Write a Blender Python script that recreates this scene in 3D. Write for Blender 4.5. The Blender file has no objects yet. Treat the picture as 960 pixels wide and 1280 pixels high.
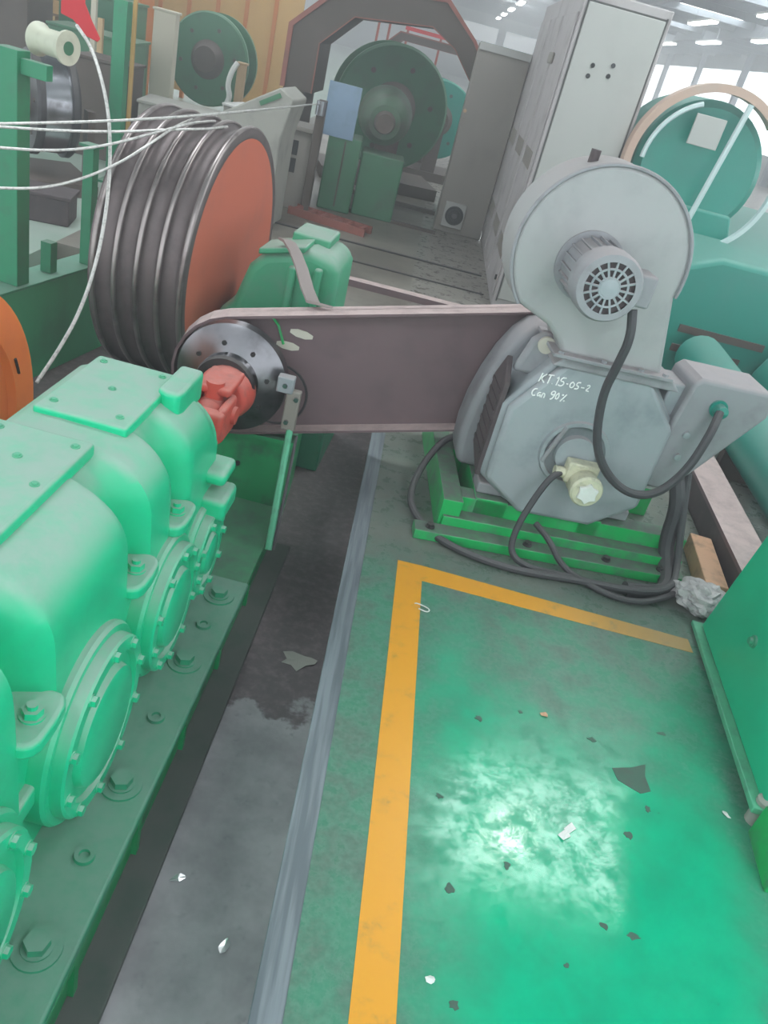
import bpy, bmesh, math, random
from mathutils import Vector, Matrix, Euler
random.seed(7)
SC = bpy.context.scene
COL = SC.collection
PI = math.pi

# ------------------------------------------------------------------ camera
R3 = Matrix(((0.971, -0.235, -0.052), (0.074, 0.500, -0.863), (0.229, 0.834, 0.502)))
camd = bpy.data.cameras.new('camera')
camd.sensor_width = 36.0
camd.lens = 36.0 * 1000.0 / 1280.0
camd.clip_end = 300
cam = bpy.data.objects.new('camera', camd)
COL.objects.link(cam)
q = R3.to_quaternion(); q.normalize()
cam.matrix_world = Matrix.Translation((0, 0, 1.7)) @ q.to_matrix().to_4x4()
SC.camera = cam

# ------------------------------------------------------------------ world / exposure
SC.view_settings.view_transform = 'Standard'
SC.view_settings.look = 'None'
SC.view_settings.gamma = 1.0
SC.view_settings.exposure = 0.42
w = bpy.data.worlds.new('world'); SC.world = w
w.use_nodes = True
bg = w.node_tree.nodes['Background']
bg.inputs[0].default_value = (0.86, 0.95, 1.0, 1)
bg.inputs[1].default_value = 2.1
SC.cycles.max_bounces = 4; SC.cycles.diffuse_bounces = 3; SC.cycles.glossy_bounces = 2; SC.cycles.volume_bounces = 0
SKYLIGHT_POWER = 9.0
LAMP_POWER = 10.0

# ------------------------------------------------------------------ materials
def srgb(r, g, b):
    def f(c):
        c /= 255.0
        return c / 12.92 if c <= 0.04045 else ((c + 0.055) / 1.055) ** 2.4
    return (f(r), f(g), f(b), 1)

def new_mat(name):
    m = bpy.data.materials.new(name); m.use_nodes = True
    nt = m.node_tree
    return m, nt, nt.nodes['Principled BSDF']

def N(nt, t, **kw):
    n = nt.nodes.new(t)
    for k, v in kw.items():
        if k.startswith('i_'):
            n.inputs[k[2:]].default_value = v
        else:
            setattr(n, k, v)
    return n

def noise(nt, scale, detail=4, rough=0.6, vec=None):
    n = N(nt, 'ShaderNodeTexNoise')
    n.inputs['Scale'].default_value = scale
    n.inputs['Detail'].default_value = detail
    n.inputs['Roughness'].default_value = rough
    if vec is None:
        tc = N(nt, 'ShaderNodeTexCoord'); vec = tc.outputs['Object']
    nt.links.new(vec, n.inputs['Vector'])
    return n

def ramp(nt, src, lo, hi, a=0.0, b=1.0):
    r = N(nt, 'ShaderNodeMapRange')
    r.interpolation_type = 'SMOOTHSTEP'
    nt.links.new(src, r.inputs[0])
    r.inputs[1].default_value = lo; r.inputs[2].default_value = hi
    r.inputs[3].default_value = a; r.inputs[4].default_value = b
    return r

def mix(nt, fac, a, b):
    m = N(nt, 'ShaderNodeMix'); m.data_type = 'RGBA'
    for s, v in ((m.inputs[0], fac), (m.inputs[6], a), (m.inputs[7], b)):
        if hasattr(v, 'links') or hasattr(v, 'is_linked'):
            nt.links.new(v, s)
        else:
            s.default_value = v
    return m.outputs[2]

def math_(nt, op, a, b=None):
    m = N(nt, 'ShaderNodeMath'); m.operation = op
    for i, v in enumerate((a, b)):
        if v is None: continue
        if hasattr(v, 'is_linked'): nt.links.new(v, m.inputs[i])
        else: m.inputs[i].default_value = v
    return m.outputs[0]

def paint(name, base, rough=0.4, metal=0.0, dust=None, dust_amt=0.75, dirt=None, dirt_amt=0.4, scale=6.0, bump=0.0, spec=0.5):
    """painted / metal surface with grime in noise patches and dust that has settled on upward faces"""
    m, nt, p = new_mat(name)
    n1 = noise(nt, scale, 5)
    col = base
    if dirt:
        f = ramp(nt, n1.outputs['Fac'], 0.45, 0.75, 0, dirt_amt)
        col = mix(nt, f.outputs[0], base, dirt)
    rv = rough
    if dust:
        g = N(nt, 'ShaderNodeNewGeometry')
        s = N(nt, 'ShaderNodeSeparateXYZ'); nt.links.new(g.outputs['Normal'], s.inputs[0])
        up = ramp(nt, s.outputs[2], 0.25, 0.95, 0, 1)
        n2 = noise(nt, scale * 2.3, 6, 0.7)
        v = ramp(nt, n2.outputs['Fac'], 0.2, 0.65, 0.55, 1.0)
        f = math_(nt, 'MULTIPLY', math_(nt, 'MULTIPLY', up.outputs[0], v.outputs[0]), dust_amt)
        col = mix(nt, f, col, dust)
        mr = N(nt, 'ShaderNodeMapRange'); nt.links.new(f, mr.inputs[0])
        mr.inputs[3].default_value = rough; mr.inputs[4].default_value = 0.75
        nt.links.new(mr.outputs[0], p.inputs['Roughness'])
    else:
        p.inputs['Roughness'].default_value = rough
    if hasattr(col, 'is_linked'): nt.links.new(col, p.inputs['Base Color'])
    else: p.inputs['Base Color'].default_value = col
    p.inputs['Metallic'].default_value = metal
    p.inputs['Specular IOR Level'].default_value = spec
    if bump:
        nb = noise(nt, scale * 8, 4)
        b = N(nt, 'ShaderNodeBump'); b.inputs['Strength'].default_value = bump; b.inputs['Distance'].default_value = 0.004
        nt.links.new(nb.outputs['Fac'], b.inputs['Height']); nt.links.new(b.outputs[0], p.inputs['Normal'])
    return m

def emit(name, col, strength):
    m, nt, p = new_mat(name)
    p.inputs['Base Color'].default_value = col
    p.inputs['Emission Color'].default_value = col
    p.inputs['Emission Strength'].default_value = strength
    return m

DUST = srgb(168, 180, 165)
M = {}
M['gear_green'] = paint('gear_green', srgb(24, 200, 146), 0.28, dust=srgb(160, 186, 172), dust_amt=0.97, dirt=srgb(50, 150, 112), dirt_amt=0.35, scale=5, bump=0.06)
M['housing_green'] = paint('housing_green', srgb(66, 164, 122), 0.45, dust=srgb(158, 176, 164), dust_amt=0.95, dirt=srgb(110, 150, 130), dirt_amt=0.7, scale=5)
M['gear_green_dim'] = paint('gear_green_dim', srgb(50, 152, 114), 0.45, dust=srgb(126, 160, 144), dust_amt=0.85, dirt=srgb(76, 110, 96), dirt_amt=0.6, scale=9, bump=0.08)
M['base_green'] = paint('base_green', srgb(30, 158, 96), 0.4, dust=srgb(92, 112, 104), dust_amt=0.65, dirt=srgb(58, 82, 76), dirt_amt=0.75, scale=7, bump=0.08)
M['motor_base_green'] = paint('motor_base_green', srgb(16, 176, 92), 0.35, dust=srgb(104, 108, 104), dust_amt=0.97, dirt=srgb(90, 108, 102), dirt_amt=0.75, scale=8)
M['panel_green'] = paint('panel_green', srgb(0, 192, 144), 0.35, dirt=srgb(6, 176, 132), dirt_amt=0.6, scale=2.5)
M['edge_green'] = paint('edge_green', srgb(92, 178, 140), 0.5, dirt=srgb(80, 130, 110), dirt_amt=0.6, scale=20)
M['post_green'] = paint('post_green', srgb(44, 136, 98), 0.45, dust=srgb(130, 150, 136), dirt=srgb(70, 110, 90), dirt_amt=0.5, scale=9)
M['mach_green'] = paint('mach_green', srgb(62, 118, 86), 0.45, dust=srgb(110, 132, 112), dirt=srgb(70, 96, 76), dirt_amt=0.7, scale=4)
M['teal'] = paint('teal', srgb(26, 138, 122), 0.35, dust=srgb(110, 150, 140), dirt=srgb(70, 140, 130), dirt_amt=0.5, scale=3)
M['blower_grey'] = paint('blower_grey', srgb(164, 164, 164), 0.5, dust=srgb(172, 162, 160), dust_amt=0.8, dirt=srgb(142, 142, 144), dirt_amt=0.7, scale=5, bump=0.05)
M['plinth_green'] = paint('plinth_green', srgb(58, 172, 120), 0.45, dirt=srgb(60, 136, 102), dirt_amt=0.6, scale=3)
M['motor_grey'] = paint('motor_grey', srgb(156, 162, 166), 0.5, dust=srgb(160, 152, 152), dust_amt=0.8, dirt=srgb(118, 126, 132), dirt_amt=0.7, scale=5, bump=0.05)
M['motor_grey_dusty'] = paint('motor_grey_dusty', srgb(146, 146, 150), 0.6, dust=srgb(168, 158, 158), dust_amt=0.8, dirt=srgb(120, 116, 118), dirt_amt=0.6, scale=9, bump=0.05)
M['vent_brown'] = paint('vent_brown', srgb(76, 66, 68), 0.7, dirt=srgb(92, 80, 80), dirt_amt=0.6, scale=14)
M['guard_brown'] = paint('guard_brown', srgb(114, 93, 96), 0.65, dust=srgb(206, 184, 180), dust_amt=0.95, dirt=srgb(100, 82, 85), dirt_amt=0.7, scale=5)
M['dark_steel'] = paint('dark_steel', srgb(70, 68, 70), 0.45, 0.5, dust=srgb(110, 104, 102), dirt=srgb(52, 50, 50), dirt_amt=0.6, scale=10)
M['steel'] = paint('steel', srgb(168, 168, 174), 0.25, 1.0, dirt=srgb(96, 92, 94), dirt_amt=0.7, scale=9)
M['ridge_steel'] = paint('ridge_steel', srgb(158, 148, 146), 0.36, 0.9, dirt=srgb(104, 94, 92), dirt_amt=0.9, scale=5)
M['flange_grime'] = paint('flange_grime', srgb(92, 96, 92), 0.7, dirt=srgb(66, 86, 76), dirt_amt=0.8, scale=6)
M['disc_steel'] = paint('disc_steel', srgb(128, 126, 130), 0.3, 1.0, dirt=srgb(78, 74, 76), dirt_amt=0.8, scale=6)
M['sheave_steel'] = paint('sheave_steel', srgb(116, 106, 106), 0.38, 0.85, dirt=srgb(74, 66, 66), dirt_amt=0.8, scale=6)
M['sheave_groove'] = paint('sheave_groove', srgb(112, 100, 100), 0.5, 0.5, dirt=srgb(88, 78, 78), dirt_amt=0.8, scale=7)
M['orange'] = paint('orange', srgb(206, 108, 84), 0.5, dirt=srgb(188, 106, 88), dirt_amt=0.6, scale=4)
M['orange_bright'] = paint('orange_bright', srgb(255, 134, 70), 0.45, dirt=srgb(240, 124, 74), dirt_amt=0.6, scale=6)
M['joint_red'] = paint('joint_red', srgb(208, 84, 70), 0.6, dust=srgb(206, 140, 130), dust_amt=0.7, dirt=srgb(140, 80, 74), dirt_amt=0.7, scale=18)
M['rust_red'] = paint('rust_red', srgb(176, 84, 68), 0.6, dirt=srgb(130, 82, 72), dirt_amt=0.7, scale=3)
M['red_bright'] = paint('red_bright', srgb(214, 52, 60), 0.7)
M['edge_red'] = paint('edge_red', srgb(150, 86, 76), 0.6, dirt=srgb(116, 78, 70), dirt_amt=0.7, scale=3)
M['frame_dark'] = paint('frame_dark', srgb(84, 72, 66), 0.6, dirt=srgb(96, 82, 76), dirt_amt=0.6, scale=3)
M['cabinet_grey'] = paint('cabinet_grey', srgb(170, 170, 166), 0.4, dirt=srgb(158, 158, 154), dirt_amt=0.6, scale=3)
M['cabinet_side'] = paint('cabinet_side', srgb(172, 166, 166), 0.5, dirt=srgb(132, 124, 124), dirt_amt=0.7, scale=4)
M['cabinet_beige'] = paint('cabinet_beige', srgb(140, 134, 126), 0.5, dirt=srgb(122, 116, 110), dirt_amt=0.6, scale=3)
M['seam'] = paint('seam', srgb(82, 82, 80), 0.7)
M['black'] = paint('black', srgb(28, 28, 30), 0.5)
M['cable'] = paint('cable', srgb(62, 60, 64), 0.55, dust=srgb(108, 104, 104), dust_amt=0.7, dirt=srgb(72, 72, 74), dirt_amt=0.6, scale=20)
M['cream'] = paint('cream', srgb(206, 202, 176), 0.45, dirt=srgb(150, 146, 128), dirt_amt=0.7, scale=30)
M['white'] = paint('white', srgb(228, 228, 224), 0.5, dirt=srgb(200, 200, 190), dirt_amt=0.4, scale=12)
M['spool_white'] = paint('spool_white', srgb(204, 204, 184), 0.5, dirt=srgb(170, 170, 150), dirt_amt=0.5, scale=16)
M['rope'] = paint('rope', srgb(206, 202, 198), 0.4, 0.3, dirt=srgb(140, 138, 134), dirt_amt=0.8, scale=60)
M['chalk'] = paint('chalk', srgb(246, 246, 244), 0.9)
M['wood'] = paint('wood', srgb(206, 160, 128), 0.7, dirt=srgb(150, 120, 96), dirt_amt=0.8, scale=14)
M['bag'] = paint('bag', srgb(188, 182, 182), 0.25, dirt=srgb(130, 126, 128), dirt_amt=0.7, scale=22, bump=0.3)
M['card'] = paint('card', srgb(190, 160, 122), 0.8, dirt=srgb(164, 140, 108), dirt_amt=0.5, scale=6)
M['card_pale'] = paint('card_pale', srgb(198, 190, 172), 0.8)
M['yellow_wall'] = paint('yellow_wall', srgb(196, 156, 92), 0.6, dirt=srgb(176, 136, 78), dirt_amt=0.6, scale=1.5)
M['orange_post'] = paint('orange_post', srgb(190, 112, 50), 0.6)
M['concrete_block'] = paint('concrete_block', srgb(156, 154, 146), 0.8, dust=srgb(170, 168, 160), dirt=srgb(120, 116, 112), dirt_amt=0.6, scale=4)
M['blue_sheet'] = paint('blue_sheet', srgb(128, 152, 176), 0.3, dirt=srgb(100, 122, 132), dirt_amt=0.6, scale=5)
M['pale_hoop'] = paint('pale_hoop', srgb(190, 206, 206), 0.35)
M['hoop_orange'] = paint('hoop_orange', srgb(186, 158, 142), 0.5, dirt=srgb(176, 164, 156), dirt_amt=0.7, scale=3)
M['roof'] = paint('roof', srgb(148, 152, 156), 0.7, dirt=srgb(126, 130, 134), dirt_amt=0.6, scale=0.4)
M['truss'] = paint('truss', srgb(104, 110, 116), 0.6)
M['wall_far'] = paint('wall_far', srgb(150, 154, 152), 0.7, dirt=srgb(120, 124, 122), dirt_amt=0.6, scale=0.5)
M['tag_cream'] = paint('tag_cream', srgb(202, 196, 182), 0.7)
M['foil'] = paint('foil', srgb(220, 220, 220), 0.2, 0.6)
M['lamp'] = emit('lamp', (0.93, 0.98, 1, 1), LAMP_POWER)
M['skylight'] = emit('skylight', (0.9, 0.97, 1, 1), SKYLIGHT_POWER)
M['window_glow'] = emit('window_glow', (0.85, 0.95, 1, 1), 0.45)
M['yellow_line'] = None

def make_floor_mats():
    # painted green shop floor, worn to grey-green towards the machines
    m, nt, p = new_mat('floor_green')
    tc = N(nt, 'ShaderNodeTexCoord'); o = tc.outputs['Object']
    sx = N(nt, 'ShaderNodeSeparateXYZ'); nt.links.new(o, sx.inputs[0])
    nbig = noise(nt, 1.6, 5, 0.6, o); nmid = noise(nt, 7, 6, 0.65, o); nfine = noise(nt, 60, 3, 0.6, o)
    nsc = N(nt, 'ShaderNodeTexNoise'); nsc.inputs['Scale'].default_value = 14; nsc.inputs['Detail'].default_value = 8; nsc.inputs['Roughness'].default_value = 0.75
    nt.links.new(o, nsc.inputs['Vector'])
    wob = math_(nt, 'MULTIPLY', math_(nt, 'SUBTRACT', nbig.outputs['Fac'], 0.5), 1.3)
    yy = math_(nt, 'ADD', sx.outputs[1], wob)
    xx = math_(nt, 'ADD', sx.outputs[0], math_(nt, 'MULTIPLY', wob, 0.3))
    fy = ramp(nt, yy, 1.35, 2.45, 0, 0.9)           # worn towards the motor
    fx = ramp(nt, xx, 0.22, 0.60, 0.88, 0.0)           # worn beside the pit
    fr = ramp(nt, xx, 1.15, 1.45, 0, 0.7)            # and by the green housing
    d = math_(nt, 'MAXIMUM', math_(nt, 'MAXIMUM', fy.outputs[0], fx.outputs[0]), fr.outputs[0])
    far = ramp(nt, sx.outputs[1], 3.0, 5.0, 0, 1)
    nm = ramp(nt, nmid.outputs['Fac'], 0.3, 0.7, 0.75, 1.15)
    d2 = math_(nt, 'MINIMUM', math_(nt, 'MULTIPLY', d, nm.outputs[0]), 1.0)
    base = mix(nt, ramp(nt, nmid.outputs['Fac'], 0.35, 0.7).outputs[0], srgb(0, 182, 136), srgb(12, 164, 124))
    dirt = mix(nt, ramp(nt, nfine.outputs['Fac'], 0.3, 0.7).outputs[0], srgb(92, 116, 104), srgb(112, 130, 118))
    c1 = mix(nt, d2, base, dirt)
    conc = mix(nt, ramp(nt, nmid.outputs['Fac'], 0.3, 0.7).outputs[0], srgb(118, 112, 106), srgb(146, 142, 134))
    gy = ramp(nt, math_(nt, 'ADD', sx.outputs[1], math_(nt, 'MULTIPLY', wob, 0.25)), 2.35, 2.75, 0, 0.85)
    grey = mix(nt, ramp(nt, nmid.outputs['Fac'], 0.3, 0.7).outputs[0], srgb(98, 104, 98), srgb(122, 124, 116))
    c1 = mix(nt, gy.outputs[0], c1, grey)
    c2 = mix(nt, far.outputs[0], c1, conc)
    spots = ramp(nt, nsc.outputs['Fac'], 0.66, 0.70, 0, 0.75)
    c3 = mix(nt, spots.outputs[0], c2, srgb(62, 92, 80))
    nt.links.new(c3, p.inputs['Base Color'])
    rr = ramp(nt, nsc.outputs['Fac'], 0.35, 0.68, 0.06, 0.24)
    r2 = math_(nt, 'ADD', rr.outputs[0], math_(nt, 'MULTIPLY', d2, 0.22))
    nt.links.new(r2, p.inputs['Roughness'])
    nt.links.new(ramp(nt, nsc.outputs['Fac'], 0.38, 0.62, 0.48, 0.12).outputs[0], p.inputs['Specular IOR Level'])
    b = N(nt, 'ShaderNodeBump'); b.inputs['Strength'].default_value = 0.08; b.inputs['Distance'].default_value = 0.003
    nt.links.new(nsc.outputs['Fac'], b.inputs['Height']); nt.links.new(b.outputs[0], p.inputs['Normal'])
    M['floor_green'] = m
    # grey back floor, a little polished
    m, nt, p = new_mat('floor_grey')
    n1 = noise(nt, 1.2, 6, 0.6); n2 = noise(nt, 12, 5, 0.6)
    c = mix(nt, ramp(nt, n1.outputs['Fac'], 0.35, 0.65).outputs[0], srgb(104, 97, 88), srgb(134, 128, 118))
    c = mix(nt, ramp(nt, n2.outputs['Fac'], 0.5, 0.8, 0, 0.5).outputs[0], c, srgb(84, 78, 72))
    nt.links.new(c, p.inputs['Base Color']); p.inputs['Roughness'].default_value = 0.4
    M['floor_grey'] = m
    m, nt, p = new_mat('floor_pale')
    n1 = noise(nt, 1.0, 6, 0.6)
    c = mix(nt, ramp(nt, n1.outputs['Fac'], 0.35, 0.65).outputs[0], srgb(150, 172, 158), srgb(172, 184, 174))
    nt.links.new(c, p.inputs['Base Color']); p.inputs['Roughness'].default_value = 0.3
    M['floor_pale'] = m
    # pit floor: dry grey concrete near, oil-soaked beyond an irregular line
    m, nt, p = new_mat('pit_floor')
    tc = N(nt, 'ShaderNodeTexCoord'); o = tc.outputs['Object']
    sx = N(nt, 'ShaderNodeSeparateXYZ'); nt.links.new(o, sx.inputs[0])
    n1 = noise(nt, 4, 6, 0.65, o); n2 = noise(nt, 22, 6, 0.7, o)
    yy = math_(nt, 'ADD', sx.outputs[1], math_(nt, 'MULTIPLY', math_(nt, 'SUBTRACT', n1.outputs['Fac'], 0.5), 0.9))
    wet = ramp(nt, yy, 2.12, 2.2)
    c = mix(nt, ramp(nt, n1.outputs['Fac'], 0.3, 0.7).outputs[0], srgb(150, 147, 150), srgb(184, 181, 184))
    c = mix(nt, ramp(nt, n2.outputs['Fac'], 0.55, 0.8, 0, 0.6).outputs[0], c, srgb(112, 112, 116))
    c2 = mix(nt, ramp(nt, n2.outputs['Fac'], 0.4, 0.75).outputs[0], srgb(102, 94, 96), srgb(128, 116, 118))
    c = mix(nt, wet.outputs[0], c, c2)
    nt.links.new(c, p.inputs['Base Color'])
    r = N(nt, 'ShaderNodeMapRange'); nt.links.new(wet.outputs[0], r.inputs[0]); r.inputs[3].default_value = 0.85; r.inputs[4].default_value = 0.4
    nt.links.new(r.outputs[0], p.inputs['Roughness'])
    b = N(nt, 'ShaderNodeBump'); b.inputs['Strength'].default_value = 0.3; b.inputs['Distance'].default_value = 0.005
    nt.links.new(n2.outputs['Fac'], b.inputs['Height']); nt.links.new(b.outputs[0], p.inputs['Normal'])
    M['pit_floor'] = m
    # yellow floor paint
    m, nt, p = new_mat('yellow_line')
    tc = N(nt, 'ShaderNodeTexCoord'); o = tc.outputs['Object']
    sx = N(nt, 'ShaderNodeSeparateXYZ'); nt.links.new(o, sx.inputs[0])
    n1 = noise(nt, 12, 8, 0.7, o)
    worn = ramp(nt, sx.outputs[0], 0.6, 1.4, 0.0, 0.75)
    f = math_(nt, 'ADD', ramp(nt, n1.outputs['Fac'], 0.52, 0.8, 0, 0.75).outputs[0], worn.outputs[0])
    f = math_(nt, 'MINIMUM', f, 0.85)
    c = mix(nt, f, srgb(236, 164, 44), srgb(150, 132, 84))
    nt.links.new(c, p.inputs['Base Color']); p.inputs['Roughness'].default_value = 0.4
    M['yellow_line'] = m
    # worn steel edge of the pit
    m, nt, p = new_mat('edge_steel')
    n1 = N(nt, 'ShaderNodeTexNoise'); tc = N(nt, 'ShaderNodeTexCoord'); mp = N(nt, 'ShaderNodeMapping')
    mp.inputs['Scale'].default_value = (60, 3, 60); nt.links.new(tc.outputs['Object'], mp.inputs[0]); nt.links.new(mp.outputs[0], n1.inputs['Vector'])
    n1.inputs['Scale'].default_value = 1.0; n1.inputs['Detail'].default_value = 6
    c = mix(nt, ramp(nt, n1.outputs['Fac'], 0.35, 0.65).outputs[0], srgb(112, 120, 126), srgb(142, 150, 156))
    nt.links.new(c, p.inputs['Base Color']); p.inputs['Roughness'].default_value = 0.5; p.inputs['Metallic'].default_value = 0.4
    M['edge_steel'] = m
make_floor_mats()

# ------------------------------------------------------------------ mesh helpers
class MB:
    def __init__(s):
        s.v = []; s.f = []
    def add(s, vs, fs, T=None):
        o = len(s.v)
        s.v += [tuple(T @ Vector(p)) if T else tuple(p) for p in vs]
        s.f += [tuple(i + o for i in f) for f in fs]
        return s
    def box(s, x0, x1, y0, y1, z0, z1, T=None):
        vs = [(x, y, z) for x in (x0, x1) for y in (y0, y1) for z in (z0, z1)]
        fs = [(0, 1, 3, 2), (4, 6, 7, 5), (0, 4, 5, 1), (2, 3, 7, 6), (0, 2, 6, 4), (1, 5, 7, 3)]
        return s.add(vs, fs, T)
    def prism(s, poly, a, b, axis='y', T=None):
        """poly in the plane across `axis`, extruded from a to b.  y: (x,z)  x: (y,z)  z: (x,y)"""
        n = len(poly)
        def P(p, t):
            return {'y': (p[0], t, p[1]), 'x': (t, p[0], p[1]), 'z': (p[0], p[1], t)}[axis]
        vs = [P(p, a) for p in poly] + [P(p, b) for p in poly]
        fs = [tuple(range(n)), tuple(range(2 * n - 1, n - 1, -1))]
        fs += [(i, (i + 1) % n, n + (i + 1) % n, n + i) for i in range(n)]
        return s.add(vs, fs, T)
    def lathe(s, prof, c=(0, 0, 0), axis='y', n=32, T=None, a0=0.0, a1=2 * PI, caps=True):
        """prof: list of (t along axis, radius)"""
        full = abs(a1 - a0 - 2 * PI) < 1e-6
        k = n if full else n + 1
        vs = []
        for t, r in prof:
            for i in range(k):
                a = a0 + (a1 - a0) * i / n
                u, v = r * math.cos(a), r * math.sin(a)
                p = {'y': (u, t, v), 'x': (t, u, v), 'z': (u, v, t)}[axis]
                vs.append((p[0] + c[0], p[1] + c[1], p[2] + c[2]))
        fs = []
        for j in range(len(prof) - 1):
            for i in range(n):
                i2 = (i + 1) % k
                fs.append((j * k + i, j * k + i2, (j + 1) * k + i2, (j + 1) * k + i))
        if caps and full:
            if prof[0][1] > 1e-5: fs.append(tuple(range(k - 1, -1, -1)))
            if prof[-1][1] > 1e-5: fs.append(tuple((len(prof) - 1) * k + i for i in range(k)))
        return s.add(vs, fs, T)
    def cyl(s, c, r, a, b, axis='y', n=24, T=None):
        return s.lathe([(a, r), (b, r)], c, axis, n, T)
    def tube(s, pts, r, n=8, closed=False, T=None, smooth=0):
        P = [Vector(p) for p in pts]
        for _ in range(smooth):
            Q = []
            m = len(P)
            for i in range(m - (0 if closed else 1)):
                a, b = P[i], P[(i + 1) % m]
                Q += [a * 0.75 + b * 0.25, a * 0.25 + b * 0.75]
            if not closed:
                Q = [P[0]] + Q + [P[-1]]
            P = Q
        m = len(P); vs = []
        up = None
        for i in range(m):
            if closed: t = P[(i + 1) % m] - P[i - 1]
            else: t = P[min(i + 1, m - 1)] - P[max(i - 1, 0)]
            t.normalize()
            if up is None:
                up = Vector((0, 0, 1)) if abs(t.z) < 0.9 else Vector((1, 0, 0))
            up = (up - t * up.dot(t)).normalized()
            sd = t.cross(up)
            for k in range(n):
                a = 2 * PI * k / n
                vs.append(P[i] + (up * math.cos(a) + sd * math.sin(a)) * r)
        fs = []
        for i in range(m if closed else m - 1):
            j = (i + 1) % m
            for k in range(n):
                k2 = (k + 1) % n
                fs.append((i * n + k, i * n + k2, j * n + k2, j * n + k))
        if not closed:
            fs.append(tuple(range(n))); fs.append(tuple((m - 1) * n + k for k in range(n - 1, -1, -1)))
        return s.add([tuple(v) for v in vs], fs, T)
    def hexnut(s, c, r, h, axis='z', T=None, rot=0.3):
        pts = []
        for i in range(6):
            a = rot + i * PI / 3
            pts.append((r * math.cos(a), r * math.sin(a)))
        if axis == 'z': poly = [(c[0] + p[0], c[1] + p[1]) for p in pts]; return s.prism(poly, c[2], c[2] + h, 'z', T)
        if axis == 'x': poly = [(c[1] + p[0], c[2] + p[1]) for p in pts]; return s.prism(poly, c[0], c[0] + h, 'x', T)
        poly = [(c[0] + p[0], c[2] + p[1]) for p in pts]; return s.prism(poly, c[1], c[1] + h, 'y', T)
    def build(s, name, mat, parent=None, bevel=0.0, seg=2, smooth=True, ang=35, loc=None, rot=None):
        me = bpy.data.meshes.new(name)
        me.from_pydata(s.v, [], s.f)
        bm = bmesh.new(); bm.from_mesh(me)
        bmesh.ops.recalc_face_normals(bm, faces=bm.faces)
        bm.to_mesh(me); bm.free()
        me.materials.append(M[mat] if isinstance(mat, str) else mat)
        if smooth:
            for p in me.polygons: p.use_smooth = True
            me.set_sharp_from_angle(angle=math.radians(ang))
        o = bpy.data.objects.new(name, me); COL.objects.link(o)
        if parent: o.parent = parent
        if loc: o.location = loc
        if rot: o.rotation_euler = rot
        if bevel:
            b = o.modifiers.new('bevel', 'BEVEL'); b.width = bevel; b.segments = seg
            b.limit_method = 'ANGLE'; b.angle_limit = math.radians(40); b.harden_normals = False
        return o

def tag(o, label, cat, group=None):
    o['label'] = label; o['category'] = cat
    if group: o['group'] = group
    return o
def thing(name, label, cat, loc=(0, 0, 0), rz=0.0, group=None):
    o = bpy.data.objects.new(name, None); COL.objects.link(o)
    o.empty_display_size = 0.1
    o.location = loc; o.rotation_euler = (0, 0, rz)
    return tag(o, label, cat, group)
def struct(o):
    o['kind'] = 'structure'; return o
def share(o, parent, loc=None, rot=None, scale=None):
    c = o.copy(); COL.objects.link(c); c.parent = parent
    if loc is not None: c.location = loc
    if rot is not None: c.rotation_euler = rot
    if scale is not None: c.scale = scale
    return c
def copy_tree(o, parent=None):
    c = o.copy(); COL.objects.link(c)
    if parent: c.parent = parent
    for ch in list(o.children): copy_tree(ch, c)
    return c
def blob(n, r, seed, squash=1.0):
    rnd = random.Random(seed)
    return [(r * math.cos(2 * PI * i / n) * rnd.uniform(0.4, 1.2), r * squash * math.sin(2 * PI * i / n) * rnd.uniform(0.4, 1.2)) for i in range(n)]

# ================================================================== THE SETTING
# floor slab on the right of the pit (painted green)
floor = struct(MB().box(0.122, 13.0, -4.0, 70.0, -0.6, 0.0).build('floor', 'floor_green', smooth=False))
L = MB()
L.prism([(0.258, -3.0), (0.357, -3.0), (0.357, 2.485), (1.42, 2.435), (1.42, 2.515), (0.36, 2.585), (0.258, 2.585)], 0.0, 0.0015, 'z')
L.build('yellow_floor_line', 'yellow_line', floor, smooth=False)
chip_m = paint('chip', srgb(74, 104, 90), 0.8, dirt=srgb(84, 88, 82), dirt_amt=0.6, scale=30)
for i, (x, y, r, sq) in enumerate([(0.93, 1.85, .022, .6), (0.70, 1.90, .016, .6), (0.98, 1.51, .018, 1.0), (0.47, 1.23, .018, 1.2),
                               (0.93, 1.21, .03, .5), (0.86, 1.22, .022, .7), (0.56, 1.83, .02, 1.0), (1.18, 1.95, .022, .6), (0.62, 1.33, .016, 1.0),
                               (0.31, 1.42, .016, .8), (0.48, 0.96, .018, 1.0), (1.06, 1.62, .015, 1.2), (0.44, 1.5, .015, .8), (0.75, 1.1, .012, .7)]):
    MB().prism([(x + a, y + b) for a, b in blob(11, r * 0.75, i + 3, sq)], 0.0, 0.0012, 'z').build('paint_chip', chip_m, floor, smooth=False)
MB().prism([(0.976, 1.749), (1.039, 1.768), (1.091, 1.795), (1.079, 1.745), (1.085, 1.69), (1.05, 1.672), (1.014, 1.69), (0.985, 1.706)], 0.0, 0.0012, 'z').build('paint_chip', chip_m, floor, smooth=False)
# pit floor and the floors behind and to the left of it
struct(MB().box(-2.2, 0.122, -4.0, 5.4, -0.6, -0.45).build('floor_pit', 'pit_floor', smooth=False))
struct(MB().box(-2.3, 0.122, 5.4, 70.0, -0.6, 0.0).build('floor_back', 'floor_grey', smooth=False))
struct(MB().box(-14.0, -2.3, -4.0, 70.0, -0.6, 0.0).build('floor_left', 'floor_pale', smooth=False))
# steel angle along the pit edge
T = MB(); T.box(0.058, 0.126, -3.0, 3.72, -0.008, 0.004); T.box(0.108, 0.122, -3.0, 3.72, -0.45, -0.008)
struct(T.build('trim_1', 'edge_steel', smooth=False, bevel=0.003))
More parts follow.
